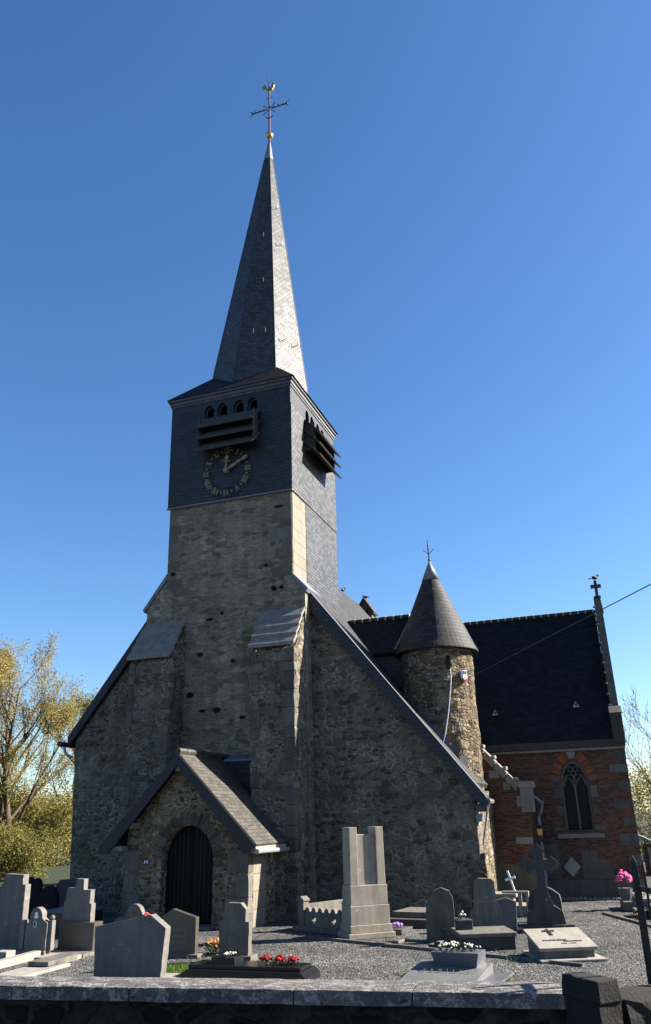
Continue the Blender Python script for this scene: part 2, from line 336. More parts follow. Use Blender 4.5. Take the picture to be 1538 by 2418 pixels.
def thing(name, label, cat, loc=(0, 0, 0), rz=0, group=None):
    o = bpy.data.objects.new(name, None); COL.objects.link(o); o.empty_display_size = .3
    o.location = loc; o.rotation_euler = (0, 0, rz); o['label'] = label; o['category'] = cat
    if group: o['group'] = group
    return o
def tag(o, label, cat, group=None):
    o['label'] = label; o['category'] = cat
    if group: o['group'] = group
    return o
def struct(o, kind='structure'): o['kind'] = kind; return o
def text(body, size, mat, parent, loc, rot=(rad(90), 0, 0), name='inscription', ext=.003, align='CENTER', sp=1.0):
    c = bpy.data.curves.new(name, 'FONT'); c.body = body; c.size = size; c.extrude = ext; c.align_x = align; c.space_character = sp; c.resolution_u = 3
    tmp = bpy.data.objects.new('tmp', c); COL.objects.link(tmp); me = bpy.data.meshes.new_from_object(tmp.evaluated_get(bpy.context.evaluated_depsgraph_get())); bpy.data.objects.remove(tmp)
    me.materials.clear(); me.materials.append(M[mat]); o = bpy.data.objects.new(name, me); COL.objects.link(o); o.parent = parent; o.location = loc; o.rotation_euler = rot; return o
def arc(cx, cz, rx, rz_, a0, a1, n): return [(cx + rx*math.cos(rad(a0+(a1-a0)*i/n)), cz + rz_*math.sin(rad(a0+(a1-a0)*i/n))) for i in range(n+1)]

# ------------------------------------------------------------------ ground (one sheet with the step down to the road)
wl = lambda x: 5.9 + .112*(x+4.8)            # front line of the boundary wall
g = MB(); xs = [-400, -60, -20, -8, 0, 8, 20, 60, 400]
for a, b in zip(xs, xs[1:]):
    ya, yb = (wl(max(-40, min(40, q))) + .22 for q in (a, b))
    g.add([(a, ya, 0), (b, yb, 0), (b, 600, 0), (a, 600, 0), (a, ya, -.55), (b, yb, -.55), (b, -60, -.55), (a, -60, -.55)], [(0, 1, 2, 3), (4, 5, 1, 0), (7, 6, 5, 4)])
struct(g.build('ground', 'gravel', fix=False))
g = MB()
for a, b in zip(xs, xs[1:]):
    ya, yb = (wl(max(-40, min(40, q))) for q in (a, b))
    g.add([(a, -8, -.546), (b, -8, -.546), (b, yb-1.2, -.546), (a, ya-1.2, -.546)], [(0, 1, 2, 3)])
struct(g.build('road', 'asphalt', fix=False))

# ------------------------------------------------------------------ the church
RL = Vector((-9.8, 20.35, 0))
church = thing('church', 'stone village church with slate spire, round stair turret and brick transept', 'church', RL)
def part(name, mb, mat, parent=None, **k):
    return mb.build(name, mat, parent or church, (0, 0, 0) if parent else tuple(-RL), **k)
rr = lambda x: -1.284 - 1.273*x              # right roof slope
lr = lambda x: 4.610 + 1.321*(x+15.05)        # left roof slope
GY = 20.45
part('gable_wall', MB().prism([(-14.66, -.1), (-14.90, lr(-14.9)-.2), (-12.0, lr(-12.0)-.25), (-9.6, 9.6), (-7.3, rr(-7.3)-.25), (-3.3, rr(-3.3)-.3), (-3.3, -.1)], 'y', GY, 21.1), 'facade', grid=.35, rough=.03)
part('nave_wall', MB().box(-14.7, -14.1, 21.1, 34, -.1, 4.4).box(-3.8, -3.3, 21.1, 34, -.1, 2.75).box(-14.1, -3.8, 33.4, 34, -.1, 2.7), 'turret', grid=.5, rough=.03)
part('wall_plinth', MB().box(-3.75, -3.18, 20.47, 21.55, -.1, 1.32), 'turret', grid=.15, rough=.05)
def parts(name, mb, mat, parent=None, **k): return mb.build_each(name, mat, parent or church, (0, 0, 0) if parent else tuple(-RL), **k)
# roof slabs and their slate-hung verges
yv = 20.28
ax = -9.577
part('roof', MB().prism([(ax, rr(ax)), (-3.02, rr(-3.02)), (-3.09, rr(-3.02)-.1), (ax, rr(ax)-.16)], 'y', yv+.05, 21.0).prism([(ax, rr(ax)), (-3.31, rr(-3.31)), (-3.36, rr(-3.31)-.1), (ax, rr(ax)-.16)], 'y', 21.0, 34.2), 'slate_nave')
part('roof', MB().prism([(ax, rr(ax)-.005), (ax, rr(ax)-.165), (-12.0, lr(-12.0)-.1), (-14.98, lr(-15.0)-.1), (-15.04, lr(-15.05)), (-12.0, lr(-12.0))], 'y', yv+.05, 34.2), 'slate_nave')
part('verge_board', MB().prism([(-7.42, rr(-7.42)+.02), (-3.0, rr(-3.0)+.02), (-3.02, rr(-3.02)-.34), (-7.42, rr(-7.42)-.50)], 'y', yv, yv+.3), 'slate')
part('verge_board', MB().prism([(-12.40, lr(-12.40)+.02), (-12.40, lr(-12.40)-.46), (-15.02, lr(-15.02)-.30), (-15.06, lr(-15.05)+.02)], 'y', yv, yv+.3), 'board')
part('verge_flashing', MB().prism([(-7.40, rr(-7.40)+.022), (-3.02, rr(-3.02)+.022), (-3.02, rr(-3.02)+.05), (-7.40, rr(-7.40)+.05)], 'y', yv-.02, yv+.10), 'lead')
part('gutter', MB().tube([(-2.98, 20.32, 2.47), (-2.98, 21.0, 2.47)], .065, 8), 'cornice_lead')
part('gutter', MB().tube([(-15.12, 20.0, 4.42), (-15.12, 34, 4.42)], .075, 8), 'iron')
part('downpipe', MB().tube([(-15.10, 20.25, 4.36), (-15.09, 20.25, 4.22), (-14.97, 20.25, 4.10), (-14.84, 20.3, 4.05)], .04, 8), 'zinc')
part('downpipe', MB().tube([(-2.98, 20.45, 2.44), (-3.05, 20.5, 2.2), (-3.22, 20.55, 1.5)], .025, 8), 'zinc')
part('kneeler', MB().box(-3.28, -3.05, 20.3, 20.5, 2.24, 2.42), 'quoin', bevel=.03)
part('wall_flashing', MB().box(-3.3, -3.16, 20.36, 20.7, 2.02, 2.2), 'lead')
# tower
st = [(-12.38, -.1), (-12.42, 8.08), (-11.78, 8.96), (-11.8, 11.22), (-7.8, 11.22), (-7.78, 8.58), (-7.42, 8.12), (-7.42, -.1)]
part('tower', MB().prism(st, 'y', 20.0, 20.40).box(-11.8, -7.8, 20.40, 24.0, 5.0, 11.21), 'tower', grid=.4, rough=.018)
part('side_facing', MB().box(-7.9, -7.768, 20.03, 21.1, 8.5, 11.2), 'ashlar_pale')
part('shoulder_coping', MB().prism([(-7.8, 8.60), (-7.8, 8.70), (-7.32, 8.18), (-7.38, 8.08)], 'y', 19.96, 21.2), 'lead')
part('shoulder_coping', MB().prism([(-11.78, 8.98), (-12.5, 8.02), (-12.56, 8.1), (-11.79, 9.14)], 'y', 19.96, 20.6), 'lead')
q = MB()
z = 8.62; i = 0
while z < 11.0:
    hgt = (.30, .24, .34, .28)[i % 4]; w = (.62, .36, .5, .3)[i % 4]
    q.box(-7.8-w, -7.797, 19.994, 20.02, z+.008, min(z+hgt, 11.21)-.008); q.box(-11.803, -11.8+w*.8, 19.994, 20.02, z+.008, min(z+hgt, 11.21)-.008); z += hgt; i += 1
parts('quoin', q, 'quoin_light', bevel=.006)
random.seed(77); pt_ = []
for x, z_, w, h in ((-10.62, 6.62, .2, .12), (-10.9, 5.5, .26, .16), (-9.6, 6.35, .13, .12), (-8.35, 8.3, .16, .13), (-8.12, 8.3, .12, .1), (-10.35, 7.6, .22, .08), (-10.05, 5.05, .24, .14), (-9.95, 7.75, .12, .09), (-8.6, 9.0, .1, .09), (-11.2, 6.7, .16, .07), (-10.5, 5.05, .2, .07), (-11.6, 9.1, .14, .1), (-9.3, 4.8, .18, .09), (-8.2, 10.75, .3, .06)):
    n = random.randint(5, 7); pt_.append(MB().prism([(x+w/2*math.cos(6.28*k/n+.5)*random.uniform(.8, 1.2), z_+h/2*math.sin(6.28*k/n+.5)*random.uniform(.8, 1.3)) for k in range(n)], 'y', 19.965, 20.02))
for m_ in pt_: part('hole_shade', m_, 'void')  # black blocks proud of the wall, painted as the shade of putlog holes
# buttresses with stepped weathering
def buttress(x0, x1, x2, x3, xt0, xt1):
    yb = 19.15
    zb = 6.38
    b = part('buttress', MB().prism([(yb, -.1), (GY+.02, -.1), (GY+.02, 7.5), (20.0, 7.45), (yb+.03, zb)], 'x', x0, x1), 'facade', grid=.14, rough=.06)
    c = MB()
    for k in range(4):
        za, zc = 6.44 + k*.285, 6.44 + (k+1)*.285; ya, yc = yb-.10+k*.222, yb-.10+(k+1)*.222
        c.prism([(ya, za), (ya-.01, za+.09), (yc+.06, zc+.09), (yc+.06, zc-.02)], 'x', x0-.05+(xt0-x0)*k/5, x1+.04+(xt1-x1)*k/5)
    part('weathering', c, 'weather', b, bevel=.012)
    c = MB(); z = 0.; i = 0
    random.seed(int(x0*100))
    while z < 6.2:
        h = random.uniform(.25, .5); w = random.uniform(.18, .42)
        if random.random() < .6: c.box(x1-w, x1+.006, yb-.012, yb+random.uniform(.2, .4), z+.01, z+h-.01)
        if random.random() < .5: c.box(x0-.006, x0+w*.8, yb-.012, yb+.3, z+.01, z+h-.01)
        z += h
    parts('quoin', c, 'quoin', b, bevel=.02, grid=.2, rough=.03)
    return b
buttress(-8.66, -7.45, 0, 0, -8.73, -7.48)
buttress(-12.36, -11.10, 0, 0, -12.4, -11.2)
# belfry: slate clad, louvred openings under a moulded cornice
bx0, bx1, by0, by1 = -11.86, -7.76, 19.94, 24.06
def arcade(cs, w, zb, zs, zt, a, b, z1):
    pts = [(a, zb)]
    for c in cs:
        pts += [(c-w, zb), (c-w, zs)] + [(c-w+w*(1-math.cos(rad(t))), zs+(zt-zs)*math.sin(rad(t))) for t in (20, 45, 70)] + [(c, zt)]
        pts += [(c+w-w*(1-math.cos(rad(t))), zs+(zt-zs)*math.sin(rad(t))) for t in (70, 45, 20)] + [(c+w, zs), (c+w, zb)]
    return pts + [(b, zb), (b, z1), (a, z1)]
FC = (-10.52, -10.06, -9.50, -9.03); SC = (21.42, 21.88, 22.44, 22.90)
bel = part('belfry', MB().box(bx0, bx1, by0, by1, 11.22, 14.1)
           .prism(arcade(FC, .165, 14.1, 14.33, 14.54, bx0, bx1, 14.68), 'y', by0, by0+.12)
           .prism(arcade(SC, .165, 14.1, 14.33, 14.54, by0+.12, by1, 14.68), 'x', bx1-.12, bx1)
           .box(bx0, bx0+.12, by0+.12, by1, 14.1, 14.68).box(bx0+.12, bx1-.12, by1-.12, by1, 14.1, 14.68), 'slate')
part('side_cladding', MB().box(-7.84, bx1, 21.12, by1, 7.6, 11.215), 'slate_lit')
part('side_cladding', MB().box(bx1+.001, bx1+.022, by0+.002, by1, 11.19, 14.09), 'slate_lit', bel)  # sheet of the lighter slate, painting the belfry's right face as sunlit
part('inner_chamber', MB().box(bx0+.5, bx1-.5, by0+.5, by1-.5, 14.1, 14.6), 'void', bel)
part('opening_frame', MB().prism(arcade(FC, .15, 14.1, 14.33, 14.52, FC[0]-.2, FC[3]+.2, 14.6), 'y', by0+.12, by0+.16), 'lead', bel)
part('drip_edge', MB().box(bx0-.02, bx1+.03, by0-.03, by0+.05, 11.185, 11.225), 'lead', bel)
cor = MB()
for a, b, e in ((14.68, 14.75, .03), (14.75, 14.87, .06), (14.87, 14.95, .11)): cor.box(bx0-e, bx1+e, by0-e, by1+e, a, b)
part('cornice', cor, 'cornice_lead', bel, bevel=.015)
for k in range(3):
    zt = 14.08-.39*k
    part('louvre', MB().prism([(by0+.02, zt), (by0+.02, zt-.035), (19.44, zt-.56), (19.41, zt-.53)], 'x', -10.83, -8.77), 'louvre', bel)
    part('louvre', MB().prism([(bx1, zt), (bx1, zt-.035), (-7.24, zt-.56), (-7.21, zt-.53)], 'y', 21.05, 23.2).xf(Matrix.Identity(4)), 'louvre', bel)
br = MB()
for x in (-10.72, -8.88): br.box(x, x+.04, 19.6, by0, 13.0, 13.95)
parts('louvre_bracket', br, 'louvre', bel)
br = MB()
for y in (21.15, 23.05): br.box(bx1, -7.42, y, y+.04, 13.0, 13.95)
parts('louvre_bracket', br, 'louvre', bel)
# clock on the slates: ring, roman numerals, lozenges and two gilded hands
cx, cz, cy = -9.86, 12.13, by0
ring = MB()
for r in (.845, .56):
    ring.prism(arc(cx, cz, r, r, 0, 354, 59) + [], 'y', cy-.035, cy-.03) if False else ring.tube([(cx+r*math.cos(2*math.pi*i/60), cy-.03, cz+r*math.sin(2*math.pi*i/60)) for i in range(61)], .007, 5, cap=False)
clk = part('clock', ring, 'iron')
num = MB()
def stroke(a, b, w, M2):
    d = Vector((b[0]-a[0], 0, b[1]-a[1])); n = Vector((-d.z, 0, d.x)).normalized()*w/2
    p = [Vector((a[0], 0, a[1])), Vector((b[0], 0, b[1]))]
    vs = [p[0]-n, p[0]+n, p[1]+n, p[1]-n]
    num.hexa([M2 @ (v+Vector((0, -.012, 0))) for v in vs] + [M2 @ (v+Vector((0, .012, 0))) for v in vs])
for h, rn in enumerate(['XII', 'I', 'II', 'III', 'IIII', 'V', 'VI', 'VII', 'VIII', 'IX', 'X', 'XI']):
    a = rad(90-30*h); M2 = Matrix.Translation((cx+.70*math.cos(a), cy-.035, cz+.70*math.sin(a))) @ Matrix.Rotation(-(a-rad(90)), 4, 'Y')
    ws = {'I': .055, 'V': .12, 'X': .12}; tw = sum(ws[c] for c in rn); x = -tw/2
    for c in rn:
        m_ = x + ws[c]/2
        if c == 'I': stroke((m_, -.1), (m_, .1), .03, M2)
        elif c == 'V': stroke((m_-.045, .1), (m_, -.1), .032, M2); stroke((m_+.045, .1), (m_, -.1), .02, M2)
        else: stroke((m_-.045, .1), (m_+.045, -.1), .032, M2); stroke((m_+.045, .1), (m_-.045, -.1), .02, M2)
        x += ws[c]
    a2 = a-rad(15); num.prism([(cx+.70*math.cos(a2)+dx, cz+.70*math.sin(a2)+dz) for dx, dz in ((-.03, 0), (0, -.045), (.03, 0), (0, .045))], 'y', cy-.047, cy-.023)
part('numerals', num, 'gilt_dull', clk)
def hand(ang, prof, extra=None):
    mb = MB().prism(prof, 'y', -.012, .012)
    if extra: extra(mb)
    return mb.xf(Matrix.Translation((cx, cy-.12, cz)) @ Matrix.Rotation(rad(ang), 4, 'Y'))
part('minute_hand', hand(62, [(-.07, -.05), (.07, -.05), (.03, .12), (.055, .25), (.02, .42), (.06, .5), (.02, .58), (.05, .72), (0, .84), (-.05, .72), (-.02, .58), (-.06, .5), (-.02, .42), (-.055, .25), (-.03, .12)]), 'gilt_dull', clk)
def curls(mb):
    for sx in (-1, 1): mb.tube([(sx*(.085+.06*math.cos(t)*(1-t/9)), 0, .30+.06*math.sin(t)*(1-t/9)) for t in [k*.5 for k in range(13)]], .013, 5)
part('hour_hand', hand(5, [(-.035, 0), (.035, 0), (.02, .2), (.02, .36), (.07, .42), (.02, .5), (0, .66), (-.02, .5), (-.07, .42), (-.02, .36), (-.02, .2)], curls), 'gilt_dull', clk)
part('hub', MB().tube([(cx, cy-.15, cz), (cx, cy, cz)], .07, 16), 'gilt_dull', clk)
# skirt roof and slightly leaning, twisted octagonal spire
sk = MB()
def sq(h, z_): return [(-9.8-h, 22-h, z_), (-9.8+h, 22-h, z_), (-9.8+h, 22+h, z_), (-9.8-h, 22+h, z_)]
sk.hexa(sq(2.20, 14.95) + sq(.6, 14.95+1.6*1.1))
part('skirt_roof', sk, 'slate_black', bel)
def octo(z_):
    t = (z_-15)/(27.2-15); r = 1.85*(1-t) + .02; c = Vector((-9.68+.38*t, 22, z_))
    return [c + Vector((math.cos(rad(-50+45*k))*r, math.sin(rad(-50+45*k))*r, 0)) for k in range(8)]
sp = MB(); zs = [14.96+(26.2-14.96)*i/12 for i in range(13)]
for a, b in zip(zs, zs[1:]):
    A, B = octo(a), octo(b); sp.add(A+B, [(k, (k+1) % 8, 8+(k+1) % 8, 8+k) for k in range(8)])
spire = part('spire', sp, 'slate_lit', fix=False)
A, B = [[p + (p-Vector((p.x*0-9.32, 22, p.z))).normalized()*.015 for p in octo(z_)] for z_ in (26.1, 27.0)]
part('lead_cap', MB().add(A+B, [(k, (k+1) % 8, 8+(k+1) % 8, 8+k) for k in range(8)]), 'lead', spire, fix=False)
rl = MB(); A = octo(15.05); B = octo(26.1)
for k in range(8): rl.tube([A[k], B[k]], .012, 5)
part('hip_flashing', rl, 'board', spire)
hk = MB(); random.seed(4)
for zz, k, u in ((17.2, 0, .3), (17.2, 0, .75), (17.35, 7, .4), (17.35, 7, .72), (19.6, 7, .6), (21.6, 0, .5), (21.8, 7, .5), (23.4, 0, .4), (17.6, 6, .5)):
    o_ = octo(zz); p = o_[k].lerp(o_[(k+1) % 8], u); n_ = Vector((p.x+9.6, p.y-22, 0)).normalized()
    hk.tube([p, p+n_*.12+Vector((0, 0, .0)), p+n_*.14+Vector((0, 0, .14))], .014, 5)
parts('roof_hook', hk, 'zinc', spire)
X0 = -9.30
vane = part('weathervane', MB().tube([(X0, 22, 26.9), (X0, 22, 30.2)], [.05, .032], 8).tube([(X0, 22, 30.2), (X0, 22, 30.85)], [.014, .006], 6)
            .tube([(X0, 22, 30.2), (X0+.12, 22, 30.65)], .006, 4).tube([(X0, 22, 30.2), (X0-.12, 22, 30.6)], .006, 4), 'rust')
part('orb', MB().ball((X0, 22, 27.42), .15, 20), 'gilt', vane, smooth=True)
cr = MB(); zc = 28.84
cr.tube([(X0-.75, 22, zc), (X0-.12, 22, zc)], .025, 6).tube([(X0+.12, 22, zc), (X0+.78, 22, zc)], .025, 6)
cr.tube([(X0+.14*math.cos(t), 22, zc+.14*math.sin(t)) for t in [k*math.pi/2 for k in range(5)]], .022, 5)
for sx in (-1, 1):
    for d in (.22, .42, .60): cr.ball((X0+sx*d, 22, zc+.07), .035, 8)
    for t in (35, -35): cr.tube([(X0+sx*.66, 22, zc), (X0+sx*.84, 22, zc+.14*(1 if t > 0 else -1))], .014, 5)
    for sz in (-1, 1): cr.tube([(X0+sx*.12, 22, zc+sz*.12), (X0+sx*.24, 22, zc+sz*.24)], .016, 5).ball((X0+sx*.24, 22, zc+sz*.24), .03, 6)
    cr.tube([(X0, 22, zc+.5), (X0+sx*.13, 22, zc+.6)], .012, 5).tube([(X0, 22, zc-.55), (X0+sx*.16, 22, zc-.40)], .02, 5)
cr.ball((X0, 22, zc+.5), .05, 8).ball((X0, 22, zc-.52), .05, 8)
part('cross', cr, 'iron', vane)
ck = [(-.34, .30), (-.24, .38), (-.16, .28), (-.08, .10), (.02, .06), (.10, .14), (.12, .26), (.18, .34), (.26, .32), (.31, .25), (.25, .22), (.24, .08), (.16, -.06), (.04, -.14), (.0, -.24), (-.05, -.24), (-.05, -.12), (-.18, .0), (-.28, .12), (-.36, .12)]
part('rooster', MB().prism([(X0+a*.85, 29.86+b*.9) for a, b in ck], 'y', 21.97, 22.03), 'gilt', vane, bevel=.012)
# round stair turret
TC = (-4.32, 22.3, 0)
tur = part('turret', MB().lathe(TC, [(1.06, -.1), (1.05, 1.28), (.985, 1.42)] + [(.985, .3*k) for k in range(5, 22)] + [(.985, 6.58)], 56), 'turret', grid=.2, rough=.045, smooth=False)
rfp = [(1.18, 6.45), (1.175, 6.49), (1.09, 6.66), (1.02, 6.83)] + [(1.02*(1-k/12), 6.83+k*(9.22-6.83)/12) for k in range(1, 11)]
tr = part('turret_roof', MB().lathe(TC, rfp, 48), 'slate_nave', tur, smooth=False)
rad_at = lambda z_: 1.02*(1-(z_-6.83)/(9.22-6.83))
part('lead_cap', MB().lathe(TC, [(rad_at(8.62)+.015, 8.62), (.012, 9.26)], 32), 'lead', tr, smooth=True)
fin = MB().tube([(TC[0], TC[1], 9.2), (TC[0]-.02, TC[1], 9.9)], [.022, .012], 6).ball((TC[0], TC[1], 9.27), .045, 8).ball((TC[0]-.01, TC[1], 9.62), .03, 8)
for sx in (-1, 1): fin.tube([(TC[0], TC[1], 9.45), (TC[0]+sx*.16, TC[1], 9.6)], .01, 5)
part('finial', fin, 'iron', tr)
def oncyl(hd, z_, r=.985): return Vector((TC[0]+r*math.sin(rad(hd)), TC[1]+r*math.cos(rad(hd)), z_))
def cylbox(hd, z_, w, d, h, out):
    c = oncyl(hd, z_, .985+out); n = Vector((math.sin(rad(hd)), math.cos(rad(hd)), 0)); t = Vector((-n.y, n.x, 0))
    p = [c + t*a*w/2 + n*b*d/2 + Vector((0, 0, e*h/2)) for e in (-1, 1) for a, b in ((-1, -1), (1, -1), (1, 1), (-1, 1))]
    return MB().hexa(p)
part('slit_window', cylbox(152, 6.05, .11, .2, .36, -.05), 'void', tur)
# link roof between nave and turret
lk = part('link_wall', MB().box(-6.9, -4.6, 22.28, 23.7, 3.0, 6.62), 'slate', None)
part('link_roof', MB().prism([(22.15, 6.54), (22.12, 6.60), (23.0, 7.82), (23.88, 6.60), (23.85, 6.54)], 'x', -7.6, -4.55), 'slate_black')
rt = MB(); lm = MB()
for k in range(9):
    x = -7.38 + k*.245
    rt.tube([(x, 23.0, 7.81), (x+.21, 23.0, 7.81)], .07, 8); lm.tube([(x+.21, 23.0, 7.81), (x+.245, 23.0, 7.81)], .082, 8)
part('ridge_tiles', rt, 'ridge'); part('ridge_joints', lm, 'lime')
part('valley_flashing', MB().tube([(-5.16, 22.75, 7.58), (-5.47, 22.1, 6.66)], .035, 6), 'lead')
for k in range(8):
    x = -5.20+k*.215; hd = 180-math.degrees(math.asin(max(-1, min(1, (x-TC[0])/.99))))
    part('step_flashing', cylbox(hd, rr(x)+.02, .24, .05, .34, .02), 'cornice_lead')
# porch
PY = 17.6; dcx = -9.53
ow = [(-11.15, -.1), (-11.12, 2.05), (-9.68, 3.58), (-8.24, 2.05), (-8.0, 1.75), (-8.0, -.1), (dcx+.665, -.1), (dcx+.665, 1.38)] + arc(dcx, 1.38, .665, .76, 6, 174, 16) + [(dcx-.665, 1.38), (dcx-.665, -.1)]
pw = part('porch_wall', MB().prism(ow, 'y', PY, 18.02), 'porch', grid=.25, rough=.02)
parts('porch_side', MB().box(-8.42, -8.0, 18.02, 20.0, -.1, 1.95).box(-11.15, -10.75, 18.02, 20.0, -.1, 1.95), 'porch')
vs_ = MB(); random.seed(9); a = 4.
while a < 176:
    w = random.uniform(4.2, 7.5); l_ = random.uniform(.20, .32)
    b = min(a+w, 178); e = lambda t, r: (dcx+(.67+r)*math.cos(rad(t)), 1.38+(.765+r)*math.sin(rad(t)))
    vs_.prism([e(a+.5, 0), e(a+.5, l_), e(b-.5, l_), e(b-.5, 0)], 'y', PY-.022, PY+.05); a = b
parts('arch_stone', vs_, plain('arch_rubble', (.135, .11, .075), .9, .3, 8, .5, island=.5), pw, bevel=.008)
qn = MB()
for x0, x1, z0, z1 in ((-11.165, -10.78, 1.18, 1.62), (-11.165, -10.86, .72, 1.12), (-11.165, -10.72, .05, .7), (-8.52, -7.988, 1.12, 1.6), (-8.30, -7.988, .62, 1.08), (-8.55, -7.988, .3, .6), (-8.36, -7.988, -.05, .28), (-8.5, -7.988, 1.64, 1.74)):
    qn.box(x0, x1, PY-.02, PY+.25, z0, z1)
parts('quoin', qn, 'quoin_light', pw, bevel=.012, grid=.2, rough=.02)
part('side_quoin', MB().box(-8.05, -7.99, PY+.255, PY+.95, .0, 1.58), 'ashlar_pale', pw)
for s in (-1, 1):
    pts = [(dcx, -.02), (dcx+s*.66, -.02), (dcx+s*.66, 1.38)] + [(dcx+s*.66*math.cos(rad(t)), 1.38+.755*math.sin(rad(t))) for t in range(10, 90, 10)] + [(dcx, 2.135)]
    dr = MB(); dr.prism([(p[0]+s*.004, p[1]) for p in pts], 'y', PY+.26, PY+.31)
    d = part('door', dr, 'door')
    bd = MB()
    for k in range(1, 6):
        x = dcx+s*k*.11; t = 1.38+.755*math.sqrt(max(0, 1-((x-dcx)/.66)**2)); bd.box(x-.006, x+.006, PY+.245, PY+.262, 0, t-.02)
    part('plank_bead', bd, 'iron', d)
part('door_step', MB().box(dcx-.72, dcx+.72, 17.35, PY+.5, -.05, .06), 'blue_stone', bevel=.01)
px0, pz0 = -9.70, 3.76
pr = part('porch_roof', MB().prism([(px0, pz0), (-7.66, 1.70), (-7.72, 1.64), (px0, pz0-.1)], 'y', 17.3, 20.02), 'slate_brown')
part('porch_roof', MB().prism([(px0, pz0-.004), (px0, pz0-.104), (-11.64, 1.66), (-11.72, 1.72)], 'y', 17.3, 20.02), 'slate_brown')
part('bargeboard', MB().prism([(px0, pz0-.03), (-7.70, 1.71), (-7.80, 1.52), (-7.94, 1.52), (px0, pz0-.30)], 'y', 17.27, 17.33), 'board', pr)
part('bargeboard', MB().prism([(px0, pz0-.03), (px0, pz0-.30), (-11.44, 1.56), (-11.68, 1.56), (-11.68, 1.72)], 'y', 17.27, 17.33), 'board', pr)
rp = MB()
for k in range(7): rp.tube([(px0, 17.28+k*.38, pz0+.01), (px0, 17.64+k*.38, pz0+.02)], .085, 8)
part('ridge_tiles', rp, 'slate_brown', pr)
ef = part('eaves_board', MB().box(-7.80, -7.70, 17.34, 19.12, 1.52, 1.66), 'pale_stone', pr)
part('gutter', MB().tube([(-7.66, 17.30, 1.56), (-7.66, 19.12, 1.54)], .055, 10), 'zinc', pr)
parts('purlin_end', MB().box(-11.0, -10.85, 17.34, 17.7, 2.1, 2.22).box(-9.77, -9.63, 17.34, 17.7, 3.33, 3.45).box(-11.42, -11.1, 17.34, 17.7, 1.62, 1.72), 'weather', pr)
part('downpipe', MB().tube([(-7.72, 19.05, 1.52), (-8.2, 19.08, 1.45), (-8.32, 19.08, 1.3), (-8.32, 19.08, .06)], .04, 8), 'iron')
part('porch_cheek', MB().box(-9.7, -8.67, 19.55, 20.0, 2.3, 3.66), 'slate')
part('cheek_flashing', MB().prism([(19.50, 3.64), (19.50, 3.69), (19.99, 3.84), (19.99, 3.66)], 'x', -9.58, -8.66), 'lead')
# aisle end wall with stepped coping
AY = 23.2
part('aisle_wall', MB().prism([(-4.4, .92), (-4.4, 4.6), (-3.5, 3.92), (-2.5, 2.85), (-2.33, 2.85), (-2.33, .92)], 'y', AY, 23.6).box(-2.73, -2.33, 23.6, 24.5, .92, 2.7), 'brick')
part('aisle_plinth', MB().box(-4.4, -2.325, AY-.01, 24.5, -.1, .92), 'mossy', grid=.2, rough=.02)
part('kneeler_block', MB().box(-2.52, -2.20, AY-.06, 23.66, 2.20, 2.82).box(-2.54, -2.14, AY-.09, 23.69, 2.82, 2.98), 'ashlar', bevel=.015)
cp = MB()
for k in range(4):
    xa, xb = -3.62+k*.28, -3.62+(k+1)*.28-.02; za, zb = 4.12-k*.305, 4.12-(k+1)*.305+.02
    cp.prism([(xa, za), (xb, zb), (xb-.09, zb-.17), (xa-.09, za-.17)], 'y', AY-.08, 23.68); cp.box(xb-.10, xb-.01, AY-.06, AY+.3, zb+.08, zb+.17)
part('coping_stones', cp, 'weather', bevel=.012)
parts('stone_band', MB().box(-2.75, -2.324, AY-.012, AY+.1, 1.42, 1.58).box(-2.62, -2.50, AY-.012, AY+.1, 2.35, 2.62).box(-3.3, -3.02, AY-.012, AY+.1, 3.1, 3.3).box(-2.95, -2.75, AY-.012, AY+.1, 2.78, 2.98), 'ashlar')
part('aisle_roof', MB().prism([(-4.6, 4.5), (-2.3, 2.62), (-2.3, 2.52), (-4.6, 4.4)], 'y', 23.6, 24.5), 'slate_black')
part('downpipe', MB().tube([(-2.24, 23.75, 2.62), (-2.02, 23.78, 2.42), (-2.08, 23.85, 2.2), (-2.17, 23.9, 2.06), (-2.17, 23.9, .1)], .05, 8), 'lead')
# transept
TY = 24.5; wx = -1.13; ww = .385
hw = [(-4.6, 0), (wx, 0)]
op = lambda s: [(wx, 1.70), (wx+s*ww, 1.70), (wx+s*ww, 2.88)] + [(wx+s*(-.55+(ww+.55)*math.cos(rad(t))), 2.88+.94*math.sin(rad(t))) for t in (12, 24, 34, 42)] + [(wx, 3.56)]
tl_ = [(-4.6, .46), (wx, .46)] + op(-1) + [(wx, 3.78), (-4.6, 3.78)]
tr_ = [(.33, .46), (.33, 3.78), (wx, 3.78)] + op(1)[::-1] + [(wx, .46)]
tw = part('transept_wall', MB().prism(tl_, 'y', TY, 25.0).prism(tr_, 'y', TY, 25.0), 'brick')
part('plinth', MB().box(-4.6, .345, TY-.03, 25.0, -.1, .46), 'render_grey', tw, bevel=.01)
parts('cement_patch', MB().box(-2.33, -1.78, TY-.012, TY+.05, .47, 1.36).prism([(-1.2, .47), (-.43, .47), (-.43, .95), (-.79, .97), (-.79, 1.18), (-1.2, 1.18)], 'y', TY-.012, TY+.05), 'render_grey', tw)
part('diamond_stone', MB().prism([(-1.71, .77), (-1.48, .52), (-1.25, .78), (-1.47, 1.03)], 'y', TY-.03, TY+.05), 'pale_stone', tw, bevel=.008)
qz = MB()
for k, (za, zb) in enumerate(((3.5, 3.76), (3.16, 3.38), (2.70, 2.93), (2.22, 2.46), (1.80, 2.0), (1.28, 1.58), (.8, 1.05))):
    qz.box((.02 if k % 2 == 0 else -.14), .345, TY-.014, TY+.4, za, zb)
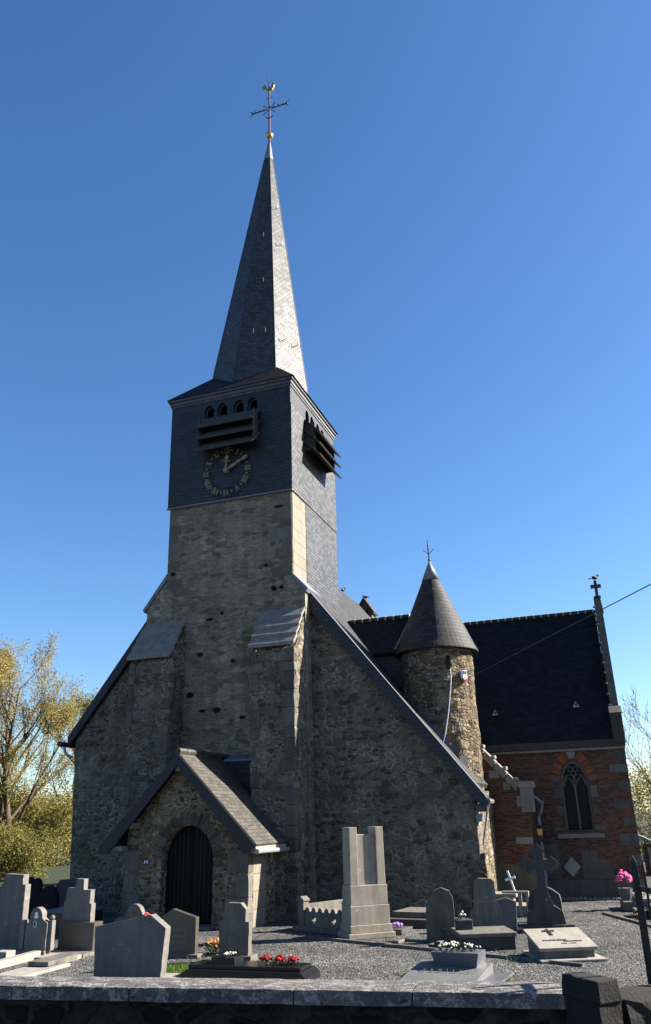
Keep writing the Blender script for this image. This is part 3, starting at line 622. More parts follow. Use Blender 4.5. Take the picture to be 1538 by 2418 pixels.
for k, (za, zb, w) in enumerate(((3.16, 3.34, .2), (2.55, 2.86, .2), (2.10, 2.33, .17), (1.70, 1.80, .3))):
    qz.box(wx-ww-w, wx-ww-.005, TY-.014, TY+.2, za if k else 2.98, zb if k else 3.14); qz.box(wx+ww+.005, wx+ww+w, TY-.014, TY+.2, za if k else 2.98, zb if k else 3.14)
parts('quoin', qz, 'quoin', tw, bevel=.008)
win = part('window', MB().prism(op(-1)[1:-1] + [(wx, 3.56)] + op(1)[1:-1][::-1] + [(wx+ww-.06, 1.70), (wx+ww-.06, 2.86)] + [(wx+x*.86, 2.86+(z_-2.88)*.86) for x, z_ in [(p[0]-wx, p[1]) for p in op(1)[3:-1]]] + [(wx, 3.46)] + [(wx+x*.86, 2.86+(z_-2.88)*.86) for x, z_ in [(p[0]-wx, p[1]) for p in op(-1)[3:-1]]][::-1] + [(wx-ww+.06, 2.86), (wx-ww+.06, 1.70)], 'y', TY+.10, TY+.30), 'tracery')
tc = MB().box(wx-.028, wx+.028, TY+.14, TY+.24, 1.70, 2.92)
for s in (-1, 1):
    c0 = wx+s*.17
    tc.tube([(c0-.145, TY+.19, 2.84), (c0-.10, TY+.19, 2.98), (c0, TY+.19, 3.10), (c0+.10, TY+.19, 2.98), (c0+.145, TY+.19, 2.84)], .028, 6)
    tc.tube([(wx+s*.33, TY+.19, 2.92), (wx+s*.22, TY+.19, 3.14), (wx+s*.03, TY+.19, 3.16), (wx, TY+.19, 2.95)], .03, 6)
for a in (90+60, 90-60, 270):
    ccx, ccz = wx+.085*math.cos(rad(a)), 3.27+.085*math.sin(rad(a))
    tc.tube([(ccx+.07*math.cos(t), TY+.19, ccz+.07*math.sin(t)) for t in [k*math.pi/6 for k in range(13)]], .022, 5, cap=False)
part('tracery', tc, 'tracery', win)
part('pane', MB().box(wx-ww, wx+ww, TY+.25, TY+.27, 1.70, 3.5), 'glass', win)
ld = MB()
for k in range(14): ld.box(wx-ww+.05, wx+ww-.05, TY+.235, TY+.248, 1.78+k*.11, 1.787+k*.11)
for k in range(8): ld.box(wx-.33+k*.094, wx-.325+k*.094, TY+.235, TY+.248, 1.7, 3.3)
part('sill', MB().prism([(TY-.06, 1.50), (TY-.06, 1.60), (TY+.3, 1.70), (TY+.3, 1.50)], 'x', wx-ww-.24, wx+ww+.22), 'ashlar', win, bevel=.008)
for s in (-1, 1):
    vb = MB()
    for j in range(13):
        t0, t1 = 8+j*3.1, 8+(j+1)*3.1-.5
        e = lambda t, r: (wx+s*(-.55+(ww+.56+r)*math.cos(rad(t))), 2.88+(.95+r)*math.sin(rad(t)))
        vb.prism([e(t0, 0), e(t0, .24), e(t1, .24), e(t1, 0)], 'y', TY-.012, TY+.1)
    part('brick_arch', vb, 'brick_arch', tw)
part('keystone', MB().prism([(wx-.07, 3.57), (wx, 3.60), (wx+.07, 3.57), (wx+.13, 3.775), (wx-.13, 3.775)], 'y', TY-.02, TY+.1), 'ashlar', tw)
part('cornice', MB().box(-4.6, .36, TY-.07, TY+.4, 3.785, 3.86), 'weather', tw, bevel=.015); part('eaves_gutter', MB().box(-4.6, .38, TY-.14, TY+.4, 3.862, 4.06), 'cross_stone', tw, bevel=.02)
RYt, RZt = 27.3, 8.38
trf = part('transept_roof', MB().prism([(TY-.13, 4.07), (RYt, RZt), (RYt+2.93, 4.07), (RYt+2.8, 4.0), (RYt, RZt-.2), (TY, 4.0)], 'x', -8.6, .12), 'slate_black')
rt = MB(); lm = MB()
for k in range(27):
    x = -6.4 + k*.24
    rt.tube([(x, RYt, RZt-.01), (x+.205, RYt, RZt-.01)], .065, 8); lm.tube([(x+.205, RYt, RZt-.01), (x+.24, RYt, RZt-.01)], .075, 8)
part('ridge_tiles', rt, 'ridge', trf); part('ridge_joints', lm, 'lime', trf)
for x, y in ((-3.17, 25.0), (-.81, 25.06)):
    zz = 4.07 + (y-TY+.13)*(RZt-4.07)/(RYt-TY+.13)
    v_ = part('roof_vent', MB().tube([(x-.075, y-.12, zz-.03), (x, y-.12, zz+.12), (x+.075, y-.12, zz-.03), (x-.075, y-.12, zz-.03)], .011, 5), 'white', trf, fix=False)
    part('vent_hood', MB().add([(x-.07, y-.11, zz-.03), (x+.07, y-.11, zz-.03), (x, y-.11, zz+.11), (x, y+.1, zz+.13)], [(0, 1, 2), (0, 3, 2), (1, 3, 2)]), 'slate', trf, fix=False)
part('south_gable', MB().prism([(24.6, -.1), (30.0, -.1), (30.0, 3.9), (RYt, 8.3), (24.6, 3.9)], 'x', .13, .32), 'brick')
gc = MB(); n_ = 13
for s in (-1, 1):
    ya, za, yb, zb = RYt+s*2.86, 4.36, RYt+s*.1, RZt+.42
    gc.prism([(ya, za), (yb, zb), (yb, zb-.55), (ya, za-.55)], 'x', .14, .36)
    for k in range(1, n_): t = k/n_; gc.ball((.13, ya+(yb-ya)*t-s*.02, za+(zb-za)*t-.02), .06, 6, (1, 1.3, .8))
gp = part('gable_coping', gc, 'mossy')
part('kneeler', MB().box(.08, .40, TY-.2, TY+.3, 3.95, 4.75).prism([(TY-.24, 4.75), (TY+.3, 4.75), (TY+.3, 5.0)], 'x', .06, .42), 'cross_stone', gp, bevel=.02)
xc, zc = .27, RZt
gx = MB().prism([(xc-.13, zc-.1), (xc+.13, zc-.1), (xc+.08, zc+.42), (xc-.08, zc+.42)], 'y', RYt-.13, RYt+.13).box(xc-.11, xc+.11, RYt-.1, RYt+.1, zc+.42, zc+.48)
gx.box(xc-.05, xc+.05, RYt-.05, RYt+.05, zc+.48, zc+1.02).box(xc-.17, xc-.052, RYt-.05, RYt+.05, zc+.76, zc+.88).box(xc+.052, xc+.17, RYt-.05, RYt+.05, zc+.76, zc+.88)
part('gable_cross', gx, 'cross_stone', gp, bevel=.015)
bc = part('bellcote', MB().prism([(-9.62, 9.6), (-9.62, 10.72), (-9.36, 11.12), (-9.04, 10.6), (-9.04, 9.6)], 'y', 32.7, 33.3), 'mossy')
part('bellcote_roof', MB().prism([(-9.72, 10.70), (-9.38, 11.24), (-8.92, 10.52), (-8.96, 10.46), (-9.38, 11.10), (-9.68, 10.64)], 'y', 32.6, 33.4), 'cross_stone', bc)
part('opening_shade', MB().box(-9.48, -9.2, 32.69, 32.72, 10.2, 10.65), 'void', bc)  # dark plate on solid stone, painted as the shade of an opening
# ------------------------------------------------------------------ things fixed to the church
al = thing('alarm_siren', 'small white siren box with red base high on the round turret', 'alarm', oncyl(128, 5.62, 1.0))
for nm, mb, mt in (('case', cylbox(128, 5.72, .15, .1, .22, .06), 'white'), ('red_base', cylbox(128, 5.575, .14, .1, .06, .06), 'red'), ('lens', MB().add([], []), None)):
    if mt: mb.build(nm, mt, al, tuple(-al.location), bevel=.012)
lens = cylbox(126.2, 5.77, .03, .02, .09, .115); lens2 = cylbox(129.8, 5.77, .03, .02, .09, .115)
for l_ in (lens, lens2): l_.build('lens', 'iron', al, tuple(-al.location))
cb = MB().tube([oncyl(150, 5.88, 1.03), oncyl(150, 5.6, 1.03), oncyl(154, 5.15, 1.03), oncyl(158, 4.74, 1.03), oncyl(165, 4.2, 1.04), oncyl(170, 3.9, 1.06)], .014, 6)
tag(cb.build('conduit', 'white'), 'thin white cable running down the turret from its slit window', 'cable')
wp = []
a, b = oncyl(124, 5.60, 1.03), Vector((2.55, 3.9, 4.17)); b = a + (b-a)*3.2
for k in range(41): t = k/40; wp.append(a.lerp(b, t) - Vector((0, 0, .25*t*(1-t))))
tag(MB().tube(wp, .007, 5).build('overhead_cable', 'iron'), 'black overhead wire running from the turret up across the sky', 'cable')
ln = thing('wall_lantern', 'small glazed lantern on a bracket beside the aisle downpipe', 'lantern', (-2.13, 23.45, 1.55))
def ll(mb, nm, mt): mb.build(nm, mt, ln)
ll(MB().add([(-.05, -.05, .07), (.05, -.05, .07), (.05, .05, .07), (-.05, .05, .07), (-.075, -.075, .23), (.075, -.075, .23), (.075, .075, .23), (-.075, .075, .23)], [(0, 3, 2, 1), (4, 5, 6, 7), (0, 1, 5, 4), (1, 2, 6, 5), (2, 3, 7, 6), (3, 0, 4, 7)]), 'glass', 'lampglass')
ll(MB().add([(-.10, -.10, .23), (.10, -.10, .23), (.10, .10, .23), (-.10, .10, .23), (0, 0, .34)], [(0, 1, 4), (1, 2, 4), (2, 3, 4), (3, 0, 4), (0, 3, 2, 1)]).ball((0, 0, .36), .02, 6), 'roof', 'iron')
ll(MB().tube([(0, 0, .07), (0, .05, -.05), (0, .4, -.1), (0, .45, -.1)], .018, 6).box(-.05, .05, .42, .45, -.2, .05), 'bracket', 'iron')
pl = thing('shield_plaque', 'small blue and white enamel shield beside the porch door', 'plaque', (-10.58, PY-.03, 1.36))
MB().prism([(-.045, .06), (.045, .06), (.045, -.03), (0, -.075), (-.045, -.03)], 'y', 0, .012).build('shield', 'blue', pl)
MB().prism([(-.044, .055), (-.006, .005), (-.044, -.035)], 'y', -.004, -.001).prism([(.044, .055), (.044, -.035), (.006, .005)], 'y', -.004, -.001).build('white_emblem', 'white', pl)
def bird(loc, rz, label):
    b = MB().ball((0, 0, .10), .07, 10, (1.7, .9, .9)).ball((.13, 0, .19), .042, 8).prism([(.165, .185), (.205, .18), (.165, .20)], 'y', -.008, .008)
    b.prism([(-.08, .12), (-.24, .06), (-.25, .045), (-.08, .07)], 'y', -.03, .03).tube([(.01, -.02, .05), (.01, -.02, 0)], .006, 4).tube([(.01, .02, .05), (.01, .02, 0)], .006, 4).tube([(.09, 0, .12), (.13, 0, .18)], .035, 6)
    o = b.build('pigeon', 'board', None, loc, smooth=True); o.rotation_euler.z = rz
    tag(o, label, 'bird', 'pigeons perched on the church roofs')
bird((.27, RYt, RZt+1.02), rad(30), 'dark pigeon perched on top of the stone gable cross')
bird((-9.38, 33, 11.22), rad(150), 'dark pigeon perched on the little pitched bellcote roof')
bird((-9.59, 30.3, rr(-9.577)-.01), rad(60), 'dark pigeon on the nave ridge just behind the tower')

# ------------------------------------------------------------------ boundary wall, pier and iron gate
bw = thing('boundary_wall', 'low dark churchyard wall with lichen covered stone coping', 'wall', (-3, wl(-3)+.2, -.55))
wo = tuple(-bw.location)
ang = math.atan(.112)
def along(x0, x1, y0, y1, z0, z1, mb=None):
    mb = mb or MB(); p = lambda x, y, z_: (x, wl(x)+y, z_)
    return mb.hexa([p(x0, y0, z0), p(x1, y0, z0), p(x1, y1, z0), p(x0, y1, z0), p(x0, y0, z1), p(x1, y0, z1), p(x1, y1, z1), p(x0, y1, z1)])
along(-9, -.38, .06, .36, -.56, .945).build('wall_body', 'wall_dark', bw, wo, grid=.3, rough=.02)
cuts = [-9, -7.6, -6.05, -4.7, -3.72, -2.44, -1.58, -.40]
for a, b in zip(cuts, cuts[1:]):
    p = lambda x, y, z_: (x, wl(x)+y, z_)
    c = MB(); a += .006; b -= .006
    prof = [(0, .95), (0, 1.042), (.06, 1.052), (.21, 1.058), (.36, 1.05), (.42, 1.035), (.42, .95)]
    vs = [p(x, y, z_) for x in (a, b) for y, z_ in prof]; n = len(prof)
    c.add(vs, [tuple(range(n)), tuple(range(n, 2*n))[::-1]] + [(i, (i+1) % n, n+(i+1) % n, n+i) for i in range(n)])
    c.build('coping_stone', 'coping', bw, wo, grid=.09, rough=.009, rscale=7)
gpier = thing('gate_pier', 'squat dark stone pier at the end of the wall coping', 'pier', (-.33, 6.3, -.55))
pa, pb_, pc = Vector((-.54, 6.32, 0)), Vector((-.31, 6.09, 0)), Vector((-.18, 6.21, 0)); pd = pa+(pc-pb_)
k_ = lambda z_, s: [(c_ + (p-c_)*s)+Vector((0, 0, z_)) for c_ in [(pa+pb_+pc+pd)/4] for p in (pa, pb_, pc, pd)]
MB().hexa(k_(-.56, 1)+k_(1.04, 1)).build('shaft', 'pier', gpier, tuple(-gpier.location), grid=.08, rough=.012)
MB().hexa(k_(1.04, 1.08)+k_(1.17, 1.02)).build('cap', 'pier', gpier, tuple(-gpier.location), bevel=.03, grid=.06, rough=.008)
rw = thing('rounded_wall', 'dark low wall with a rounded top below the iron gate', 'wall', (.6, 6.75, -.55))
prof = [(-.16, -.56), (-.16, .93)] + [(.16*-math.cos(rad(t)), .93+.14*math.sin(rad(t))) for t in (30, 60, 90, 120, 150)] + [(.16, .93), (.16, -.56)]
vs = []
for x, y in ((-.24, 6.42), (1.6, 8.0)): vs += [(x-p[0]*.64, y+p[0]*.76, z_) for p, z_ in [((a,), b) for a, b in prof]]
n = len(prof)
MB().add(vs, [tuple(range(n)), tuple(range(n, 2*n))[::-1]] + [(i, (i+1) % n, n+(i+1) % n, n+i) for i in range(n)]).build('wall_body', 'pier', rw, tuple(-rw.location), grid=.12, rough=.012)
gt = thing('iron_gate', 'open black iron gate with flat spear topped bars', 'gate', (.02, 7.0, 0))
def spear(x, y, w, zt, nm):
    MB().prism([(x-w/2, 0.02), (x+w/2, 0.02), (x+w/2, zt-.14), (x+w*.35, zt-.05), (x, zt), (x-w*.35, zt-.05), (x-w/2, zt-.14)], 'y', y-.012, y+.012).build(nm, 'iron', gt, bevel=.003)
spear(.012, 0, .055, 1.87, 'post')
for k in range(1, 9): spear(.012+k*.062, -k*.16, .018, 1.86, 'bar')
MB().hexa([(.01, .01, 1.62), (.55, -1.4, 1.62), (.56, -1.38, 1.62), (.03, .02, 1.62), (.01, .01, 1.66), (.55, -1.4, 1.66), (.56, -1.38, 1.66), (.03, .02, 1.66)]).build('rail', 'iron', gt)
MB().hexa([(.01, .01, .3), (.55, -1.4, .3), (.56, -1.38, .3), (.03, .02, .3), (.01, .01, .34), (.55, -1.4, .34), (.56, -1.38, .34), (.03, .02, .34)]).build('rail', 'iron', gt)

# ------------------------------------------------------------------ graves
def stele(name, label, cat, Y, pts, th, mat, rz=0, lean=0, bevel=.012, group='headstones', front=True):
    xm = (min(p[0] for p in pts)+max(p[0] for p in pts))/2
    t = thing(name, label, cat, (xm, Y, 0), rz, group); t.rotation_euler.x = rad(lean)
    wn_ = 'granite' not in mat
    if wn_: t.rotation_euler.y = rad(random.Random(int(abs(xm)*100)).uniform(-1.1, 1.1))
    MB().prism([(p[0]-xm, max(p[1], -.02)) for p in pts], 'y', 0, th).build('stone', mat, t, bevel=bevel, grid=.09 if wn_ else 0, rough=.007 if wn_ else 0, rscale=9)
    return t, xm
def slab(t, nm, mat, x0, x1, y0, y1, z0, z1, bevel=.012):
    return MB().box(x0, x1, y0, y1, z0, z1).build(nm, mat, t, bevel=bevel)
t, xm = stele('headstone', 'tall grey stepped headstone at the left edge, tallest of its row', 'gravestone', 13.9, [(-11.58, 0), (-11.60, .62), (-11.56, 1.18), (-11.51, 1.2), (-11.5, 1.36), (-11.07, 1.345), (-11.07, 1.18), (-11.0, 1.17), (-10.99, .61), (-11.02, 0)], .16, 'blue_stone')
slab(t, 'base', 'blue_stone', -.42, .42, -.12, .3, 0, .14)
t, xm = stele('headstone', 'small round topped headstone with oval photo and white relief', 'gravestone', 13.6, [(-10.66, 0), (-10.64, .54), (-10.58, .57)] + arc(-10.435, .66, .135, .15, 190, -10, 14) + [(-10.25, .59), (-10.18, .55), (-10.19, 0)], .13, 'blue_stone')
slab(t, 'base', 'blue_stone', -.62, .24, -.03, .2, 0, .10)
MB().box(-.36, -.26, .0, .12, .1, .60).build('side_pillar', 'blue_stone', t, bevel=.01)
MB().ball((.27, .10, .63), .045, 14).box(.23, .31, .05, .15, .10, .585).build('ball_finial', 'blue_stone', t)
MB().prism(arc(0, 0, .034, .055, 0, 345, 23), 'y', -.012, 0).xf(Matrix.Translation((-.025, 0, .535))).build('photo_rim', 'white', t)
MB().prism(arc(0, 0, .024, .042, 0, 345, 23), 'y', -.016, -.008).xf(Matrix.Translation((-.025, 0, .535))).build('photo', 'dark_stone', t)
MB().ball((-.01, -.005, .70), .036, 12, (1, .5, 1)).ball((-.01, -.005, .655), .05, 10, (1, .4, .7)).build('relief', 'white', t)
t = thing('grave_kerb', 'long pale sloping grave surround running towards the wall in the corner', 'grave', (-10.7, 12.6, 0), 0, 'grave surrounds')
MB().prism([(-1.6, 0), (.86, 0), (.86, .13), (-1.6, .10)], 'x', .38, .54).build('side_kerb', 'pale_stone', t, bevel=.008)
MB().prism([(-1.6, 0), (.86, 0), (.86, .13), (-1.6, .10)], 'x', -.6, -.46).build('side_kerb', 'pale_stone', t, bevel=.008)
slab(t, 'cover', 'dark_stone', -.455, .375, -1.55, .8, 0, .05)
slab(t, 'flower_trough', 'pale_stone', -.1, .2, .35, .6, .05, .17)
t = thing('grave_slab', 'flat pale ledger just behind the wall, left of the plain pentagon stone', 'grave', (-9.1, 12.3, 0), 0, 'ledger graves')
slab(t, 'slab', 'pale_stone', -.55, .02, -.7, .55, 0, .055); slab(t, 'slab_upper', 'weath_stone', -.5, -.1, .1, .9, .06, .13)
t, xm = stele('headstone', 'grey stepped headstone shaped like a stub cross on a brown granite block', 'gravestone', 14.15, [(-10.28, .5), (-10.27, .86), (-10.24, .87), (-10.23, 1.09), (-10.05, 1.08), (-10.04, 1.25), (-9.87, 1.245), (-9.86, 1.06), (-9.70, 1.06), (-9.70, .84), (-9.66, .82), (-9.66, .5)], .14, 'blue_stone')
slab(t, 'block', 'brown_granite', -.30, .46, -.08, .2, .04, .52, .006); slab(t, 'base', 'weath_stone', -.45, .56, -.5, .4, 0, .06)
slab(t, 'ledger', 'pale_stone', -.1, .55, -1.0, -.52, 0, .07)
t, xm = stele('headstone', 'plain dark five sided headstone seen from behind, nearest the wall', 'gravestone', 11.95, [(-8.02, 0), (-8.04, .72), (-7.06, .885), (-6.79, .70), (-6.86, 0)], .16, 'blue_stone')
slab(t, 'base', 'pale_stone', -.5, .86, .0, .42, 0, .035)
t, xm = stele('headstone', 'low curved headstone with shoulders peeping over the plain pentagon stone', 'gravestone', 16.1, [(-10.4, 0), (-10.38, .35), (-10.27, .38), (-10.13, .38), (-10.12, .48)] + arc(-9.93, .46, .18, .17, 150, 20, 8) + [(-9.72, .44), (-9.68, .40), (-9.66, 0)], .14, 'weath_stone')
t, xm = stele('headstone', 'brown polished headstone with faint carved lettering before the porch door', 'gravestone', 13.95, [(-8.0, 0), (-8.02, .64), (-7.81, .765), (-7.34, .63), (-7.345, 0)], .12, 'brown_granite', bevel=.006)
for i, (b, s) in enumerate((('LIBERTS', .066), ('CARRILLIS', .066), ('CHARLIER', .06), ('1899 - 1978', .048))): text(b, s, 'letter', t, (.03, -.004, .42-.1*i))
slab(t, 'base', 'weath_stone', -.38, .42, -.06, .22, 0, .06)
t, xm = stele('headstone', 'narrow weathered headstone with chamfered top and stepped shoulders', 'gravestone', 13.68, [(-6.75, 0), (-6.76, .60), (-6.69, .605), (-6.68, .75), (-6.60, .89), (-6.36, .89), (-6.26, .79), (-6.265, .605), (-6.20, .60), (-6.21, 0)], .13, 'weath_stone')
slab(t, 'base', 'weath_stone', -.14, .34, -.05, .25, 0, .10)
# low black monument behind the wall
t = thing('grave_monument', 'low black granite grave with a raised block and three red flower tufts', 'grave', (-5.6, 12.2, 0), 0, 'ledger graves')
MB().prism([(-1.02, 0), (-1.02, .07), (-.9, .14), (.93, .14), (1.02, .07), (1.02, 0)], 'y', -.12, .5).build('plinth', 'black_granite', t, bevel=.006)
slab(t, 'block', 'black_granite', -.6, -.2, .1, .42, .14, .28, .008); slab(t, 'step', 'black_granite', -.92, .9, -.02, .44, .14, .19, .006)
# war memorial: stepped ashlar pylon
t = thing('war_memorial', 'tall stepped limestone pylon with two posts and a recessed panel', 'monument', (-4.93, 16.62, 0), rad(37))
for nm, x, y0, y1, z0, z1 in (('base_step', .48, -.08, .62, 0, .10), ('base_step', .435, -.04, .58, .10, .24), ('lower_block', .41, 0, .54, .24, .58), ('upper_block', .39, .02, .52, .58, .94)):
    slab(t, nm, 'memorial', -x, x, y0, y1, z0, z1, .01)
slab(t, 'panel', 'memorial', -.20, .20, .10, .42, .94, 1.87, .008)
for s in (-1, 1): MB().hexa([(s*.20-.0, .05, .94), (s*.375, .05, .94), (s*.375, .47, .94), (s*.20, .47, .94), (s*.20, .05, 2.01), (s*.365, .05, 2.01), (s*.365, .47, 2.01), (s*.20, .47, 2.01)]).build('post', 'memorial', t, bevel=.01)
# pierced stone enclosure
t = thing('stone_enclosure', 'low pierced stone grave enclosure with cross holes and scalloped top', 'grave', (-6.1, 17.3, 0), -math.atan2(.75, 1.35)+.06)
L_ = 1.35
scal = [(-.58, .09), (-.58, .42)]
for k in range(5):
    x = -.53+k*.235; scal += [(x, .42), (x+.06, .36), (x+.12, .345), (x+.18, .37)]
scal += [(.58, .42), (.58, .09)]
def panel():
    mb = MB(); holes = (-.30, .28); xs_ = [-.58, -.36, -.24, .22, .34, .58]
    mb.box(-.58, -.36, -.05, .05, .09, .34).box(-.24, .22, -.05, .05, .09, .34).box(.34, .58, -.05, .05, .09, .34)
    for h in holes:
        c = h; mb.box(c-.06, c+.06, -.05, .05, .09, .14).box(c-.06, c+.06, -.05, .05, .31, .34)
        for s in (-1, 1):
            mb.box(min(c+s*.018, c+s*.06), max(c+s*.018, c+s*.06), -.05, .05, .14, .20); mb.box(min(c+s*.018, c+s*.06), max(c+s*.018, c+s*.06), -.05, .05, .26, .31)
    return mb
panel().build('pierced_panel', 'weath_stone', t)
sc = MB().box(-.58, .58, -.05, .05, .34, .37)
for k in range(6): sc.prism([(-.57+k*.19, .37), (-.55+k*.19, .43), (-.50+k*.19, .46), (-.45+k*.19, .43), (-.43+k*.19, .37)], 'y', -.05, .05)
sc.build('scalloped_rail', 'weath_stone', t, bevel=.006)
for s in (-1, 1):
    p = MB().box(s*.66-.08, s*.66+.08, -.08, .08, .09, .56).prism([(s*.66-.10, .56), (s*.66+.10, .56), (s*.66+.10, .60), (s*.66, .66), (s*.66-.10, .60)], 'y', -.10, .10)
    p.build('post', 'weath_stone', t, bevel=.008)
slab(t, 'plinth', 'weath_stone', -.85, .85, -.16, 1.3, 0, .09)
MB().box(-.70, -.60, .09, 1.25, .09, .50).build('side_panel', 'weath_stone', t, bevel=.008)
# right hand cluster
t, xm = stele('headstone', 'brownish lichened headstone with clipped corners beside the memorial', 'gravestone', 16.2, [(-3.73, 0), (-3.71, .55), (-3.66, .70), (-3.56, .86), (-3.41, .925), (-3.25, .865), (-3.20, .74), (-3.19, .55), (-3.20, 0)], .12, 'mossy', rad(15))
t, xm = stele('headstone', 'tall grey headstone with flared base standing on a broad ledger', 'gravestone', 16.6, [(-2.97, .16), (-2.96, .46), (-2.87, .57), (-2.84, 1.0), (-2.76, 1.05), (-2.53, 1.045), (-2.47, .99), (-2.46, .66), (-2.38, .52), (-2.40, .30), (-2.34, .16)], .16, 'weath_stone', rad(18), bevel=.014)
slab(t, 'joint', 'pale_stone', -.24, .20, -.004, .164, .655, .662, 0); slab(t, 'foot', 'weath_stone', -.4, .36, -.06, .25, .13, .2)
t2 = thing('ledger_tomb', 'broad low box tomb with pale top under the flared headstone', 'grave', (-2.63, 15.86, 0), rad(21), 'ledger graves')
slab(t2, 'body', 'dark_stone', -.47, .47, -.42, .42, 0, .20); slab(t2, 'top', 'weath_stone', -.50, .50, -.45, .45, .20, .27)
slab(t2, 'vase_box', 'dark_stone', -.46, -.16, .05, .2, .27, .43)
t, xm = stele('headstone', 'black round topped slab standing close behind the flared headstone', 'gravestone', 17.05, [(-3.03, 0), (-3.0, .8)] + arc(-2.80, .92, .2, .22, 180, 0, 10) + [(-2.6, .8), (-2.6, 0)], .09, 'black_granite')
t, xm = stele('headstone', 'short bluish granite headstone with pointed top between the tall stones', 'gravestone', 17.6, [(-2.66, 0), (-2.65, .58), (-2.40, .635), (-2.21, .56), (-2.24, 0)], .1, 'grey_granite', rad(15))
slab(t, 'base', 'black_granite', -.3, .34, -.1, .25, 0, .07)
# stone cross
CP = [(-2.13, .05), (-2.10, .29), (-1.97, .33), (-1.93, .42), (-1.96, .49), (-1.87, .60), (-1.83, .85), (-1.82, 1.07), (-1.93, 1.05), (-2.0, 1.0), (-2.04, 1.07), (-2.13, 1.12), (-2.15, 1.2), (-2.10, 1.26), (-2.04, 1.33), (-1.98, 1.28), (-1.86, 1.28), (-1.86, 1.40), (-1.92, 1.45), (-1.85, 1.50), (-1.77, 1.58), (-1.68, 1.50), (-1.61, 1.45), (-1.67, 1.40), (-1.66, 1.28), (-1.55, 1.28), (-1.50, 1.34), (-1.43, 1.27), (-1.38, 1.2), (-1.40, 1.12), (-1.50, 1.07), (-1.53, 1.0), (-1.60, 1.05), (-1.68, 1.07), (-1.67, .85), (-1.65, .62), (-1.60, .53), (-1.57, .42), (-1.43, .33), (-1.40, .29), (-1.36, .05)]
t, xm = stele('stone_cross', 'large dark ornate stone cross on a scrolled base', 'gravestone', 18.4, CP, .2, 'dark_stone', rad(10), bevel=.016)
slab(t, 'base', 'dark_stone', -.55, .55, -.08, .5, 0, .07)
MB().ball((0.06, -.005, .52), .018, 8).build('stud', 'zinc', t)
t, xm = stele('headstone', 'scalloped round shouldered headstone just behind the large stone cross', 'gravestone', 19.0, [(-2.17, 0), (-2.16, .30), (-2.11, .55), (-2.03, .64), (-1.93, .70), (-1.69, .70), (-1.58, .64), (-1.49, .57), (-1.46, .46), (-1.45, 0)], .14, 'dark_stone')
# tilted pale ledger with cross and name
t = thing('tilted_ledger', 'sunlit pale tilted ledger slab with black cross and carved name', 'grave', (-1.25, 14.98, 0), rad(22), 'ledger graves')
tp = lambda y: .28 + y*.20
def wedge(w, y0, y1, d0, d1): return [(-w, y0, d0(y0)), (w, y0, d0(y0)), (w, y1, d0(y1)), (-w, y1, d0(y1)), (-w, y0, d1(y0)), (w, y0, d1(y0)), (w, y1, d1(y1)), (-w, y1, d1(y1))]
MB().hexa(wedge(.42, -.38, .40, lambda y: .04, lambda y: tp(y)-.05)).build('body', 'weath_stone', t, bevel=.006)
MB().hexa(wedge(.47, -.43, .44, lambda y: tp(y)-.05, tp)).build('lid', 'pale_stone', t, bevel=.006)
tilt = math.atan(.20)
MB().box(-.02, .02, .10, .38, 0, .012).box(-.10, .10, .27, .31, .0005, .0125).xf(Matrix.Translation((-.09, 0, tp(0)+.002)) @ Matrix.Rotation(tilt, 4, 'X')).build('inlaid_cross', 'letter_dark', t)
for b, s_, x, y in (('MADELEINE', .075, -.12, -.14), ('VINCENT', .075, .16, -.20), ('1900 - 1984', .05, .06, -.28)): text(b, s_, 'letter_dark', t, (x, y, tp(y)+.003), (tilt, 0, 0))
slab(t, 'footing', 'pale_stone', -.50, .56, -.56, .5, 0, .04)
# planter on polished ledger with gilt letters
t = thing('ledger_tomb', 'pale polished ledger with gilt letters and a granite trough of white flowers', 'grave', (-2.6, 12.75, 0), rad(-6), 'ledger graves')
slab(t, 'footing', 'grey_granite', -.75, .72, -.65, .62, 0, .03, .006)
MB().prism([(-.55, .03), (.5, .03), (.5, .17), (-.55, .06)], 'x', -.62, .46).build('ledger', G('polished_grey', (.20, .20, .20), rough=.35), t, bevel=.005)
MB().add([(-.30, .18, .12), (.30, .18, .12), (.36, .50, .12), (-.36, .50, .12), (-.36, .14, .33), (.36, .14, .33), (.36, .54, .33), (-.36, .54, .33)], [(0, 3, 2, 1), (4, 5, 6, 7), (0, 1, 5, 4), (1, 2, 6, 5), (2, 3, 7, 6), (3, 0, 4, 7)]).build('trough', 'grey_granite', t, bevel=.006)
text('F A M I L L E', .06, 'gilt', t, (-.06, -.10, .112), (rad(75), 0, 0), ext=.006, sp=2.0)
# distant left graves
def simple(label, x, y, pts, th, mat, extra=None):
    t = thing('headstone', label, 'gravestone', (x, y, 0), 0, 'headstones')
    MB().prism(pts, 'y', 0, th).build('stone', mat, t, bevel=.012)
    if extra: slab(t, 'base', mat, -extra, extra, -.15, th+.15, 0, .1)
simple('black rounded headstone, right one of the dark pair behind the tall grey stone', -14.07, 18.2, [(-.12, 0), (-.13, .75)] + arc(0, .78, .13, .22, 180, 0, 10) + [(.13, .75), (.12, 0)], .12, 'soot', .25)
simple('dark pointed headstone, left one of the dark pair behind the tall grey stone', -14.60, 18.6, [(-.16, 0), (-.17, .75), (-.1, .93), (0.0, 1.01), (.10, .93), (.16, .75), (.15, 0)], .12, 'soot', .28)
simple('broad black domed headstone against the foot of the church corner', -12.95, 17.2, [(-.24, 0), (-.26, .45)] + arc(0, .62, .24, .28, 170, 10, 10) + [(.26, .45), (.24, 0)], .14, 'soot', .4)
